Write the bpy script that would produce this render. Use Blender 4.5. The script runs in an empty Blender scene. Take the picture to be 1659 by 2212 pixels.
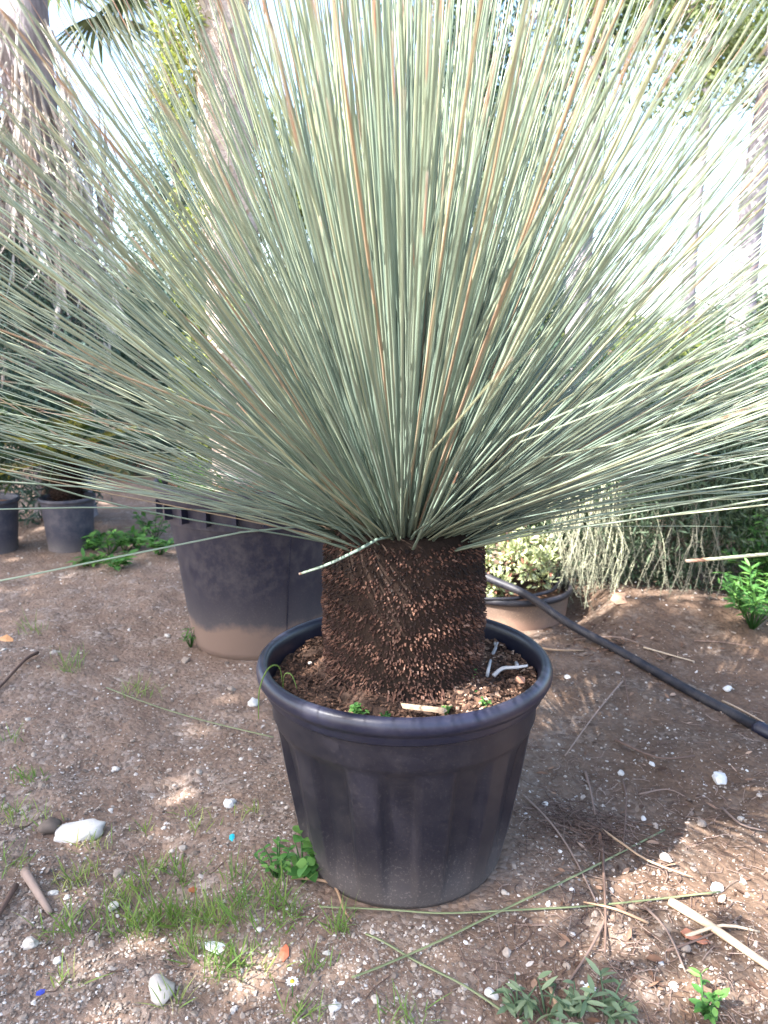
import bpy, math, random
import numpy as np
from mathutils import Vector, Matrix, Euler
R = math.radians
random.seed(7); rng = np.random.default_rng(7)
scene = bpy.context.scene
col = scene.collection

# ------------------------------------------------------------------ camera
CAM_H, PITCH, F, CX, CY = 1.12, R(12.0), 1703.0, 829.5, 1106.0
cd = bpy.data.cameras.new('camera'); cam = bpy.data.objects.new('camera', cd); col.objects.link(cam)
cam.location = (0, 0, CAM_H); cam.rotation_euler = (R(90) - PITCH, 0, 0)
cd.sensor_fit = 'VERTICAL'; cd.sensor_height = 36; cd.lens = 36 * F / 2212
cd.clip_start = 0.02; cd.clip_end = 2000
cd.dof.use_dof = True; cd.dof.focus_distance = 1.55; cd.dof.aperture_fstop = 5.6
scene.camera = cam
# ------------------------------------------------------------------ light
SUN_EL, SUN_DIR = R(47), Vector((-0.86, -0.50, 0)).normalized()   # horizontal direction towards the sun
w = bpy.data.worlds.new('World'); scene.world = w; w.use_nodes = True
nt = w.node_tree; nt.nodes.clear()
sky = nt.nodes.new('ShaderNodeTexSky'); sky.sky_type = 'NISHITA'; sky.sun_disc = False
sky.sun_elevation = SUN_EL; sky.sun_rotation = math.atan2(SUN_DIR.x, SUN_DIR.y)
sky.air_density = 1.0; sky.dust_density = 2.5; sky.ozone_density = 1.0
bg = nt.nodes.new('ShaderNodeBackground'); bg.inputs[1].default_value = 0.15
wo = nt.nodes.new('ShaderNodeOutputWorld')
nt.links.new(sky.outputs[0], bg.inputs[0]); nt.links.new(bg.outputs[0], wo.inputs[0])
sd = bpy.data.lights.new('sun', 'SUN'); sd.energy = 5.0; sd.angle = R(0.53); sd.color = (1, .975, .94)
sun = bpy.data.objects.new('sun', sd); col.objects.link(sun)
sv = Vector((SUN_DIR.x * math.cos(SUN_EL), SUN_DIR.y * math.cos(SUN_EL), math.sin(SUN_EL)))
sun.rotation_euler = sv.to_track_quat('Z', 'Y').to_euler(); sun.location = sv * 20
vs = scene.view_settings; vs.view_transform = 'Standard'; vs.look = 'None'; vs.gamma = 1; vs.exposure = 2.6
vs.use_curve_mapping = False
scene.render.engine = 'CYCLES'
scene.cycles.max_bounces = 4; scene.cycles.diffuse_bounces = 2; scene.cycles.glossy_bounces = 2; scene.cycles.transmission_bounces = 3

# ------------------------------------------------------------------ pixel helpers (1659x2212 view of the photo)
def ray(u, v):
    a, b = (u - CX) / F, -(v - CY) / F
    return Vector((a, math.cos(PITCH) + b * math.sin(PITCH), -math.sin(PITCH) + b * math.cos(PITCH)))
def G(u, v, z=0.0):
    d = ray(u, v); t = (z - CAM_H) / d.z
    return Vector((d.x * t, d.y * t, z))
def AT(u, v, Y):
    d = ray(u, v); t = Y / d.y
    return Vector((d.x * t, Y, CAM_H + d.z * t))

# ------------------------------------------------------------------ noise / ground height
_lat = np.random.default_rng(3).random((256, 256))
def vnoise(x, y):
    x = np.asarray(x, float); y = np.asarray(y, float)
    xi = np.floor(x).astype(int); yi = np.floor(y).astype(int)
    fx = x - xi; fy = y - yi; fx = fx*fx*(3-2*fx); fy = fy*fy*(3-2*fy)
    L = lambda a, b: _lat[a % 256, b % 256]
    return (L(xi,yi)*(1-fx)+L(xi+1,yi)*fx)*(1-fy) + (L(xi,yi+1)*(1-fx)+L(xi+1,yi+1)*fx)*fy
PZ = .032
POT = Vector((0.042, 1.565)); REAR = Vector((-0.485, 2.93)); SMALL = Vector((-1.76, 4.30)); SHALLOW = Vector((0.53, 3.22)); EDGE = Vector((-2.17, 4.25))
def hgt(x, y):
    x = np.asarray(x, float); y = np.asarray(y, float)
    r = np.hypot(x, y)
    h = (vnoise(x*1.7+9, y*1.7)-.5)*.07 + (vnoise(x*5, y*5+40)-.5)*.028
    h += ((vnoise(x*16, y*16)-.5)*.014 + (vnoise(x*37+5, y*37)-.5)*.010 + (vnoise(x*80, y*80)-.5)*.006) * np.clip((9-r)/5, 0, 1)
    h += .10*np.exp(-(((x-1.15)/.55)**2 + ((y-3.15)/.35)**2))
    for p, rad in ((POT,.30),(REAR,.33),(SMALL,.2),(SHALLOW,.3),(EDGE,.22)):
        d = np.hypot(x-p.x, y-p.y); k = np.clip((d-rad)/.18, 0, 1); h = h*k
    d = np.hypot(x-POT.x, y-POT.y); k = np.clip((.62-d)/.34, 0, 1); h = h + PZ*k*k*(3-2*k)
    return h
def hz(x, y): return float(hgt(x, y))
def GP(u, v, up=0.0):
    p = G(u, v, 0)
    for _ in range(3): p = G(u, v, hz(p.x, p.y))
    return Vector((p.x, p.y, hz(p.x, p.y) + up))

# ------------------------------------------------------------------ object helpers
class MB:
    def __init__(s): s.v=[]; s.f=[]; s.r=[]; s.t=[]
    def add(s, vs_, fs, rnd=0.0, t=None):
        b = len(s.v); s.v += [tuple(q) for q in vs_]; s.f += [tuple(i+b for i in f) for f in fs]
        s.r += [rnd]*len(vs_); s.t += (list(t) if t is not None else [0.0]*len(vs_))
    def tube(s, pts, rad, n=6, rnd=0.0, flat=1.0, cap=True):
        pts = [Vector(p) for p in pts]; m = len(pts)
        if not hasattr(rad, '__len__'): rad = [rad]*m
        vs_=[]; ts=[]; prev=None
        for i,p in enumerate(pts):
            d = (pts[min(i+1,m-1)]-pts[max(i-1,0)]).normalized()
            if prev is None:
                a = Vector((0,0,1)) if abs(d.z)<.9 else Vector((1,0,0)); u = d.cross(a).normalized()
            else: u = (prev - d*prev.dot(d)).normalized()
            prev = u; q = d.cross(u)
            for k in range(n):
                an = 2*math.pi*k/n; vs_.append(p + u*math.cos(an)*rad[i] + q*math.sin(an)*rad[i]*flat); ts.append(i/(m-1))
        fs=[(i*n+k, i*n+(k+1)%n, (i+1)*n+(k+1)%n, (i+1)*n+k) for i in range(m-1) for k in range(n)]
        if cap: fs += [tuple(range(n))[::-1], tuple(range((m-1)*n, m*n))]
        s.add(vs_, fs, rnd, ts)
    def lathe(s, prof, n=64, c=(0,0,0), rnd=0.0, fn=None):
        vs_=[]
        for i,(r,z) in enumerate(prof):
            for k in range(n):
                a = 2*math.pi*k/n; rr = r + (fn(a, r, z) if fn else 0); vs_.append((c[0]+rr*math.cos(a), c[1]+rr*math.sin(a), c[2]+z))
        m=len(prof); s.add(vs_, [(i*n+k, i*n+(k+1)%n, (i+1)*n+(k+1)%n, (i+1)*n+k) for i in range(m-1) for k in range(n)], rnd)
    def box(s, c, sz, rot=(0,0,0), rnd=0.0, jit=0.0):
        M = Euler(rot).to_matrix(); c=Vector(c); vs_=[]
        for x in (-.5,.5):
            for y in (-.5,.5):
                for z in (-.5,.5):
                    vs_.append(c + M @ Vector((x*sz[0]*(1+random.uniform(-jit,jit)), y*sz[1]*(1+random.uniform(-jit,jit)), z*sz[2]*(1+random.uniform(-jit,jit)))))
        s.add(vs_, [(0,1,3,2),(4,6,7,5),(0,4,5,1),(2,3,7,6),(0,2,6,4),(1,5,7,3)], rnd)
    def leaf(s, base, d, L, W, nrm=None, fold=.15, curl=.0, rnd=0.0, seg=3):
        d = Vector(d).normalized(); base = Vector(base)
        n_ = Vector(nrm) if nrm is not None else Vector((random.gauss(0,1),random.gauss(0,1),random.gauss(0,1)+1))
        sd_ = d.cross(n_); sd_ = sd_.normalized() if sd_.length>1e-5 else d.orthogonal().normalized(); n_ = sd_.cross(d)
        prof = {2:[0,1,0],3:[.15,1,.75,0],4:[.1,.8,1,.7,0]}[seg]
        vs_=[]; ts=[]
        for i,wf in enumerate(prof):
            t=i/seg; c = base + d*L*t - n_*curl*L*t*t
            vs_ += [c - sd_*W*.5*wf + n_*fold*W*wf, c, c + sd_*W*.5*wf + n_*fold*W*wf]; ts += [t]*3
        fs=[]
        for i in range(seg):
            a=i*3; fs += [(a,a+1,a+4,a+3),(a+1,a+2,a+5,a+4)]
        s.add(vs_, fs, rnd, ts)
    def mesh(s, name, smooth=True):
        me = bpy.data.meshes.new(name); me.from_pydata(s.v, [], s.f)
        for nm, dat in (('rnd', s.r), ('t', s.t)):
            a = me.attributes.new(nm, 'FLOAT', 'POINT'); a.data.foreach_set('value', dat)
        if smooth: me.polygons.foreach_set('use_smooth', [True]*len(me.polygons))
        me.update(); return me
    def build(s, name, mt, parent=None, smooth=True, loc=None):
        me = s.mesh(name, smooth); me.materials.append(mt)
        o = bpy.data.objects.new(name, me); col.objects.link(o)
        if parent is not None: o.parent = parent
        if loc is not None: o.location = loc
        return o
def npmesh(name, V, Fq, rnd, mt, parent=None, smooth=False, t=None):
    me = bpy.data.meshes.new(name); V=np.asarray(V,np.float32); Fq=np.asarray(Fq,np.int32); k=Fq.shape[1]
    me.vertices.add(len(V)); me.vertices.foreach_set('co', V.ravel())
    me.loops.add(Fq.size); me.loops.foreach_set('vertex_index', Fq.ravel())
    me.polygons.add(len(Fq)); me.polygons.foreach_set('loop_start', np.arange(0,Fq.size,k,dtype=np.int32))
    me.update(calc_edges=True); me.validate()
    a = me.attributes.new('rnd','FLOAT','POINT'); a.data.foreach_set('value', np.asarray(rnd,np.float32))
    if t is not None:
        a = me.attributes.new('t','FLOAT','POINT'); a.data.foreach_set('value', np.asarray(t,np.float32))
    me.polygons.foreach_set('use_smooth', np.full(len(Fq), smooth))
    me.materials.append(mt); o = bpy.data.objects.new(name, me); col.objects.link(o)
    if parent is not None: o.parent = parent
    return o
def tag(o, label, cat, group=None, kind=None):
    if label: o['label']=label
    if cat: o['category']=cat
    if group: o['group']=group
    if kind: o['kind']=kind
    return o
def thing(name, label, cat, loc=(0,0,0), group=None, rz=0):
    o = bpy.data.objects.new(name, None); col.objects.link(o); o.location=loc; o.rotation_euler=(0,0,rz); o.empty_display_size=.1
    return tag(o, label, cat, group)

# ------------------------------------------------------------------ materials
def lin(c):
    return tuple(c)+(1,)
class NT:
    def __init__(s, name, rough=.8, spec=.3):
        s.m = bpy.data.materials.new(name); s.m.use_nodes=True; s.t=s.m.node_tree; s.t.nodes.clear()
        s.out=s.n('OutputMaterial'); s.b=s.n('BsdfPrincipled'); s.l(s.b.outputs[0], s.out.inputs[0])
        s.b.inputs['Roughness'].default_value=rough; s.b.inputs['Specular IOR Level'].default_value=spec
    def n(s, k, **kw):
        nd=s.t.nodes.new('ShaderNode'+k)
        for a,b in kw.items(): setattr(nd,a,b)
        return nd
    def l(s,a,b): s.t.links.new(a,b)
    def obj(s): return s.n('TexCoord').outputs['Object']
    def geo(s): return s.n('NewGeometry').outputs['Position']
    def noise(s, vec, scale, det=4, rough=.6):
        q=s.n('TexNoise'); q.inputs['Scale'].default_value=scale; q.inputs['Detail'].default_value=det; q.inputs['Roughness'].default_value=rough
        s.l(vec,q.inputs['Vector']); return q.outputs['Fac']
    def attr(s,nm): return s.n('Attribute',attribute_name=nm).outputs['Fac']
    def ramp(s, fac, stops, interp='LINEAR'):
        q=s.n('ValToRGB'); q.color_ramp.interpolation=interp; e=q.color_ramp.elements
        while len(e)<len(stops): e.new(.5)
        for i,(p,c) in enumerate(stops):
            e[i].position=p; e[i].color=lin(c) if hasattr(c,'__len__') else (c,c,c,1)
        s.l(fac,q.inputs[0]); return q.outputs[0]
    def mix(s, fac, a, b, mode='MIX'):
        q=s.n('Mix',data_type='RGBA',blend_type=mode)
        for v,i in ((fac,0),(a,6),(b,7)):
            if hasattr(v,'links') or isinstance(v,bpy.types.NodeSocket): s.l(v,q.inputs[i])
            elif hasattr(v,'__len__'): q.inputs[i].default_value=lin(v)
            else: q.inputs[i].default_value=v
        return q.outputs[2]
    def math(s, op, a, b=None):
        q=s.n('Math',operation=op)
        for v,i in ((a,0),(b,1)):
            if v is None: continue
            if isinstance(v,bpy.types.NodeSocket): s.l(v,q.inputs[i])
            else: q.inputs[i].default_value=v
        return q.outputs[0]
    def z(s, vec):
        q=s.n('SeparateXYZ'); s.l(vec,q.inputs[0]); return q.outputs['Z']
    def color(s,c):
        if isinstance(c,bpy.types.NodeSocket): s.l(c,s.b.inputs['Base Color'])
        else: s.b.inputs['Base Color'].default_value=lin(c)
        return s
    def bump(s,h,st=.4,d=.01):
        q=s.n('Bump'); q.inputs['Strength'].default_value=st; q.inputs['Distance'].default_value=d
        s.l(h,q.inputs['Height']); s.l(q.outputs[0],s.b.inputs['Normal']); return s
    def translucent(s, fac, c):
        tr=s.n('BsdfTranslucent')
        if isinstance(c,bpy.types.NodeSocket): s.l(c,tr.inputs[0])
        else: tr.inputs[0].default_value=lin(c)
        mx=s.n('MixShader'); mx.inputs[0].default_value=fac; s.l(s.b.outputs[0],mx.inputs[1]); s.l(tr.outputs[0],mx.inputs[2]); s.l(mx.outputs[0],s.out.inputs[0]); return s

def m_ground():
    k=NT('soil',.95,.15); p=k.geo()
    big=k.noise(p,2.2,6,.65); mid=k.noise(p,9,6,.65); fine=k.noise(p,60,5,.7)
    vx=k.n('TexVoronoi'); vx.inputs['Scale'].default_value=70; k.l(p,vx.inputs['Vector'])
    c1=k.ramp(mid,[(.25,(.110,.074,.055)),(.5,(.190,.136,.104)),(.75,(.28,.215,.17))])
    c2=k.ramp(fine,[(.3,(.09,.062,.045)),(.55,(.18,.128,.097)),(.8,(.33,.26,.21))])
    c=k.mix(.5,c1,c2)
    peb=k.ramp(vx.outputs['Color'],[(.0,(.10,.075,.06)),(.45,(.17,.13,.105)),(.75,(.26,.22,.19)),(1,(.42,.38,.34))])
    msk=k.ramp(k.noise(p,6,3),[(.45,0),(.62,.65)])
    c=k.mix(msk,c,peb)
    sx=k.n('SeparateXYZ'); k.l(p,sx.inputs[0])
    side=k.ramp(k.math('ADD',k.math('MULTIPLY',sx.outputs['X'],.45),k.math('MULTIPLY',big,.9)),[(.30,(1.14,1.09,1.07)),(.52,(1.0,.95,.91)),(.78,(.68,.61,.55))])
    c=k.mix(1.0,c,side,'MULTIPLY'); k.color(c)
    hh=k.math('ADD',k.math('MULTIPLY',fine,.6),k.math('MULTIPLY',vx.outputs['Distance'],-.5))
    k.bump(hh,.8,.012); return k.m
def m_rnd(name, stops, rough=.8, spec=.3, nscale=40, namt=.35, bump=.3, bd=.004, interp='LINEAR'):
    k=NT(name,rough,spec); p=k.obj(); r=k.attr('rnd'); nz=k.noise(p,nscale,4)
    f=k.math('ADD',r,k.math('MULTIPLY',k.math('SUBTRACT',nz,.5),namt))
    k.color(k.ramp(f,stops,interp))
    if bump: k.bump(nz,bump,bd)
    return k.m
def m_foliage(name, stops, trans=.3, rough=.55, spec=.3):
    k=NT(name,rough,spec); r=k.attr('rnd'); c=k.ramp(r,stops); k.color(c)
    if trans: k.translucent(trans, k.mix(1.0,c,(1.25,1.35,.7),'MULTIPLY'))
    return k.m
def m_plastic(name, base, dust, z0, z1, amt=.9, rough=.42, speck=.5, all_dust=.12, clay=None):
    k=NT(name,rough,.32); p=k.obj(); n1=k.noise(p,7,5,.6); n2=k.noise(p,190,3,.75); n3=k.noise(p,22,5,.7)
    zz=k.z(p)
    up=k.n('MapRange'); up.inputs['From Min'].default_value=z1; up.inputs['From Max'].default_value=z0; up.clamp=True
    k.l(k.math('ADD',zz,k.math('MULTIPLY',k.math('SUBTRACT',n1,.5),.22*(z1-z0)+.05)),up.inputs['Value'])
    d=k.math('MULTIPLY',k.math('POWER',up.outputs[0],1.6),amt)
    sp=k.math('MULTIPLY',k.ramp(n2,[(.57,0),(.66,1)]),speck)
    wear=k.math('MULTIPLY',k.ramp(n3,[(.42,0),(.75,1)]),all_dust)
    f=k.math('MINIMUM',k.math('ADD',k.math('MAXIMUM',d,wear),k.math('MULTIPLY',sp,k.math('ADD',up.outputs[0],.18))),1.0)
    c=k.mix(f,base,dust)
    if clay:
        cm=k.n('MapRange'); cm.inputs['From Min'].default_value=clay[0]+.02; cm.inputs['From Max'].default_value=clay[0]-.02
        k.l(k.math('ADD',zz,k.math('ADD',k.math('MULTIPLY',k.math('SUBTRACT',n1,.5),.09),k.math('MULTIPLY',k.math('SUBTRACT',n3,.5),.05))),cm.inputs['Value'])
        c=k.mix(k.math('MULTIPLY',cm.outputs[0],.8),c,clay[1])
    k.color(c); k.l(k.ramp(f,[(0,rough),(.6,.9)]),k.b.inputs['Roughness'])
    k.bump(n3,.08,.004); return k.m
def m_grassleaf():
    k=NT('grass_tree_leaf',.38,.5); r=k.attr('rnd'); t=k.attr('t'); oi=k.n('ObjectInfo').outputs['Random']
    rr=k.math('FRACT',k.math('ADD',r,oi))
    c=k.ramp(rr,[(0,(.112,.152,.124)),(.35,(.155,.200,.160)),(.7,(.202,.240,.182)),(.955,(.265,.285,.195)),(.97,(.23,.16,.105)),(1,(.29,.21,.15))])
    basec=k.ramp(t,[(0,(.62,.60,.55)),(.10,(.9,.95,.95)),(.35,(1,1,1)),(.85,(1.25,1.2,1.05))])  # outer leaf lightened and yellowed: sunlit look of the upper crown in colour
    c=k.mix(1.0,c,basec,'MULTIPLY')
    tipf=k.math('ADD',t,k.math('MULTIPLY',k.math('SUBTRACT',k.math('FRACT',k.math('MULTIPLY',rr,7.3)),.5),.07))
    tip=k.ramp(tipf,[(.945,0),(.965,1)])
    c=k.mix(tip,c,k.ramp(t,[(.94,(.26,.13,.075)),(.985,(.24,.14,.09)),(1,(.36,.28,.22))])); k.color(c)
    k.l(k.ramp(rr,[(0,.34),(1,.5)]),k.b.inputs['Roughness'])
    return k.m
def m_bark(name, stops, scale=9, stretch=.25, bump=.8, bd=.02):
    k=NT(name,.95,.15); p=k.obj(); mp=k.n('Mapping'); mp.inputs['Scale'].default_value=(1,1,stretch); k.l(p,mp.inputs[0])
    a=k.noise(mp.outputs[0],scale,6,.65); b=k.noise(mp.outputs[0],scale*4,4,.6)
    f=k.math('ADD',k.math('MULTIPLY',a,.65),k.math('MULTIPLY',b,.35)); k.color(k.ramp(f,stops)); k.bump(f,bump,bd); return k.m
M=dict(
 ground=m_ground(),
 stone=m_rnd('pebble',[(0,(.11,.085,.07)),(.35,(.20,.155,.125)),(.6,(.33,.27,.22)),(.85,(.44,.39,.35)),(1,(.60,.57,.54))],.9,.2,60,.25,.4,.002),
 wstone=m_rnd('pale_stone',[(0,(.30,.25,.205)),(.5,(.46,.41,.36)),(1,(.64,.61,.57))],.85,.25,45,.5,.7,.004),
 mulch=m_rnd('mulch',[(0,(.045,.026,.018)),(.4,(.12,.065,.042)),(.7,(.24,.14,.09)),(1,(.42,.29,.21))],.9,.2,80,.3,.4,.002),
 potsoil=m_rnd('pot_soil',[(.2,(.035,.022,.016)),(.5,(.085,.052,.038)),(.8,(.17,.11,.08))],.95,.15,45,1.4,.9,.008),
 pot=m_plastic('black_plastic',(.012,.0115,.018),(.17,.14,.125),0.0,.17,.55,.42,.6,.08),
 rim=m_plastic('rim_plastic',(.013,.014,.028),(.20,.17,.15),-1,-.5,.0,.33,.2,.06),  # blue of the sky's reflection is put into the base colour
 rear=m_plastic('rear_pot_plastic',(.019,.018,.030),(.17,.14,.122),0.02,.30,.6,.5,.3,.25,(.115,(.20,.13,.098))),
 spot=m_plastic('small_pot_plastic',(.045,.045,.062),(.26,.22,.2),0.0,.12,.6,.5,.3,.3),
 clay=m_plastic('dusty_pot_plastic',(.03,.028,.03),(.30,.19,.13),0.0,.35,1.0,.6,.6,.3,(.098,(.30,.185,.13))),
 hose=m_plastic('hose_plastic',(.012,.012,.018),(.18,.15,.13),-2,-1,0,.5,.5,.22),
 leaf=m_grassleaf(),
 stub=m_rnd('leaf_base',[(0,(.011,.007,.006)),(.3,(.046,.022,.016)),(.55,(.100,.047,.031)),(.8,(.155,.080,.054)),(1,(.25,.15,.11))],.85,.25,30,.25,.4,.002),
 core=m_rnd('trunk_core',[(0,(.02,.013,.010)),(1,(.06,.034,.022))],.95,.1,60,.8,.8,.006),
 straw=m_rnd('dry_straw',[(0,(.20,.11,.06)),(.5,(.36,.23,.14)),(1,(.55,.42,.29))],.75,.3,30,.3,.2,.002),
 twig=m_rnd('dry_twig',[(0,(.08,.05,.04)),(.5,(.17,.11,.085)),(1,(.30,.22,.18))],.9,.2,40,.3,.3,.002),
 silver=m_rnd('weathered_twig',[(0,(.30,.29,.29)),(1,(.55,.53,.52))],.85,.2,60,.5,.4,.002),
 greyweed=m_foliage('grey_weed_leaf',[(0,(.09,.14,.075)),(.5,(.15,.21,.12)),(1,(.23,.28,.17))],.3,.6),
 weed=m_foliage('weed_leaf',[(0,(.045,.125,.030)),(.5,(.085,.21,.050)),(1,(.16,.30,.075))],.35,.5),
 grass=m_foliage('grass_blade',[(0,(.07,.14,.035)),(.5,(.14,.22,.055)),(.8,(.23,.29,.08)),(1,(.36,.35,.14))],.35,.6),
 jade=m_foliage('succulent_leaf',[(0,(.18,.22,.10)),(.6,(.34,.37,.19)),(.9,(.46,.46,.27)),(1,(.34,.14,.10))],.15,.4,.45),
 needle=m_foliage('hanging_needles',[(0,(.030,.052,.030)),(.5,(.060,.092,.052)),(1,(.12,.15,.09))],.2,.7),
 pale_twig=m_rnd('pale_hanging_twig',[(0,(.10,.095,.075)),(.5,(.22,.215,.15)),(1,(.42,.42,.28))],.85,.2,50,.3,.2,.002),
 conifer=m_foliage('conifer_needles',[(0,(.022,.048,.030)),(.5,(.045,.082,.050)),(1,(.085,.125,.07))],.2,.7),
 bluefir=m_foliage('blue_green_needles',[(0,(.030,.062,.050)),(.5,(.055,.095,.080)),(1,(.10,.15,.12))],.2,.7),
 olive=m_foliage('olive_foliage',[(0,(.06,.085,.035)),(.5,(.12,.15,.060)),(1,(.22,.23,.10))],.35,.6),
 yel=m_foliage('yellow_green_foliage',[(0,(.11,.14,.045)),(.5,(.20,.23,.07)),(1,(.32,.33,.12))],.4,.6),
 palm=m_foliage('palm_frond',[(0,(.07,.10,.06)),(.5,(.12,.16,.10)),(1,(.20,.24,.15))],.25,.45,.4),
 deadfrond=m_rnd('dead_frond',[(0,(.28,.22,.18)),(.5,(.50,.44,.39)),(1,(.70,.65,.60))],.8,.25,15,.3,.2,.003),
 cycad=m_foliage('cycad_leaf',[(0,(.025,.05,.025)),(.6,(.05,.09,.035)),(.85,(.10,.13,.04)),(1,(.30,.26,.06))],.2,.5),
 barkgrey=m_bark('grey_bark',[(.25,(.11,.095,.105)),(.5,(.24,.215,.23)),(.75,(.40,.37,.385))]),
 barkbrown=m_bark('brown_bark',[(.25,(.06,.042,.034)),(.5,(.15,.105,.085)),(.75,(.27,.20,.165))]),
 barkpale=m_bark('pale_bark',[(.2,(.20,.145,.115)),(.5,(.40,.32,.27)),(.8,(.62,.54,.48))],14,1.6,.9,.015),
 terra=m_rnd('terracotta',[(0,(.22,.085,.055)),(.5,(.33,.13,.085)),(1,(.42,.20,.14))],.9,.2,12,.5,.3,.004),
)
def plain(name,c,rough=.5,spec=.4):
    k=NT(name,rough,spec); nz=k.noise(k.obj(),60,3); k.color(k.mix(nz,tuple(x*.8 for x in c),tuple(min(1,x*1.15) for x in c))); return k.m

# ------------------------------------------------------------------ ground
def axis(lo, hi, st, far, g=1.16):
    a=list(np.arange(lo,hi+1e-6,st)); s=st
    while a[-1]<far: s*=g; a.append(a[-1]+s)
    return a
xr=axis(0,2.3,.02,260); xs=np.array([-q for q in xr[:0:-1]]+xr)
ya=axis(.45,4.2,.02,400); yn=[]; s_=.02; q=.45
while q>-260: s_*=1.2; q-=s_; yn.append(q)
ys=np.array(yn[::-1]+ya)
X,Y=np.meshgrid(xs,ys); Z=hgt(X,Y); nx,ny=len(xs),len(ys)
V=np.stack([X.ravel(),Y.ravel(),Z.ravel()],1); ii,jj=np.meshgrid(np.arange(nx-1),np.arange(ny-1)); a=(jj*nx+ii).ravel()
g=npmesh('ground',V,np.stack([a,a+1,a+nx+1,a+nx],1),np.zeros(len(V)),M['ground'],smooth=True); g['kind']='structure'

# gravel: uncountable small stones in the soil
_ph=(1+5**.5)/2
ICO_V=np.array([(-1,_ph,0),(1,_ph,0),(-1,-_ph,0),(1,-_ph,0),(0,-1,_ph),(0,1,_ph),(0,-1,-_ph),(0,1,-_ph),(_ph,0,-1),(_ph,0,1),(-_ph,0,-1),(-_ph,0,1)])/1.902
ICO_F=np.array([(0,11,5),(0,5,1),(0,1,7),(0,7,10),(0,10,11),(1,5,9),(5,11,4),(11,10,2),(10,7,6),(7,1,8),(3,9,4),(3,4,2),(3,2,6),(3,6,8),(3,8,9),(4,9,5),(2,4,11),(6,2,10),(8,6,7),(9,8,1)])
def rocks(P, S, flat=.6, jit=.25):
    n=len(P); J=1+rng.uniform(-jit,jit,(n,12,1)); B=ICO_V[None]*J
    an=rng.uniform(0,6.28,n); sc=np.stack([S*rng.uniform(.8,1.4,n),S*rng.uniform(.7,1.1,n),S*flat*rng.uniform(.7,1.2,n)],1)
    tl=rng.normal(0,.35,(n,2)); B=B*sc[:,None]
    B[...,2]+=B[...,0]*tl[:,None,0]; c,s=np.cos(an)[:,None],np.sin(an)[:,None]
    x=B[...,0]*c-B[...,1]*s; y=B[...,0]*s+B[...,1]*c
    V=np.stack([x,y,B[...,2]],2)+P[:,None]
    return V.reshape(-1,3),(ICO_F[None]+12*np.arange(n)[:,None,None]).reshape(-1,3)
def scatter(n, dens):
    # sample in the picture so that density follows what is seen, then drop on the soil
    out=[]
    while len(out)<n:
        u=rng.uniform(-120,1780,4000); v=1106+1150*rng.uniform(0,1,4000)**.7
        for a_,b_ in zip(u,v):
            if b_<1130: continue
            p=G(a_,b_,0)
            if random.random()>dens(p.x,p.y): continue
            if min(math.hypot(p.x-c.x,p.y-c.y)-r for c,r in ((POT,.245),(REAR,.26),(SMALL,.15),(SHALLOW,.26)))<0: continue
            out.append((p.x,p.y))
            if len(out)>=n: break
    return np.array(out)
dl=lambda x,y: min(1,(.35+.75*float(vnoise(x*2.1+3,y*2.1)))*(1.0 if x<.1 else .5))
XY=scatter(42000,dl); S=.0011+.0032*rng.random(len(XY))**2.4; S=S*(1+.25*np.clip(XY[:,1]-1.4,0,2.5)); big=rng.random(len(XY))<.035; S[big]*=1.9
P3=np.column_stack([XY,hgt(XY[:,0],XY[:,1])+S*.1]); V,Fc=rocks(P3,S)
rv=np.clip(rng.beta(1.7,2.6,len(XY))+(rng.random(len(XY))<.06)*.45,0,1)
o=npmesh('gravel',V,Fc,np.repeat(rv,12),M['stone']); tag(o,'fine mixed grey and brown gravel strewn over the bare soil','gravel',kind='stuff')
# litter: short straw, needles and rootlets
mb=MB()
dr=lambda x,y: min(1,(.9 if x>.15 else .12)*(.15+float(vnoise(x*2.7+31,y*2.7))))
for (x,y) in scatter(1500,dr):
    L=random.uniform(.012,.07); an=random.uniform(0,6.28); cv=random.uniform(-1,1); pts=[]
    for i in range(4):
        t=i/3-.5; a2=an+cv*t; px=x+math.cos(a2)*L*t; py=y+math.sin(a2)*L*t; pts.append((px,py,hz(px,py)+.0022+.003*random.random()))
    mb.tube(pts,random.uniform(.0005,.0012),3,random.random(),cap=False)
c0=GP(1260,1790)
for _ in range(260):
    x=c0.x+random.gauss(0,.065); y=c0.y+random.gauss(0,.05); L=random.uniform(.03,.10); an=random.uniform(0,6.28); cv=random.uniform(-2,2); pts=[]
    zb=.02*math.exp(-((x-c0.x)**2+(y-c0.y)**2)/.006)*random.random()
    for i in range(5):
        t=i/4-.5; a2=an+cv*t; px=x+math.cos(a2)*L*t; py=y+math.sin(a2)*L*t; pts.append((px,py,hz(px,py)+.003+zb))
    mb.tube(pts,random.uniform(.0005,.0013),3,random.random()*.7,cap=False)
o=mb.build('plant_litter',M['twig']); tag(o,'thin brown rootlets and needle litter strewn over the soil','plant litter',kind='stuff')

mb=MB()
for _ in range(330):
    if random.random()<.45: c_=GP(random.gauss(1290,70),random.gauss(1375,28))
    else: c_=GP(random.uniform(1150,1700),random.uniform(1330,2212))
    an=random.uniform(0,6.28); L=random.uniform(.010,.034); mb.leaf((c_.x,c_.y,hz(c_.x,c_.y)+.004),(math.cos(an),math.sin(an),random.uniform(-.05,.25)),L,L*random.uniform(.2,.5),(random.gauss(0,.3),random.gauss(0,.3),1),.15,random.uniform(-.3,.3),random.random(),4)
o=mb.build('leaf_litter',M['mulch']); tag(o,'reddish brown dry leaf flakes scattered over the darker soil','leaf litter',kind='stuff')

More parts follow.
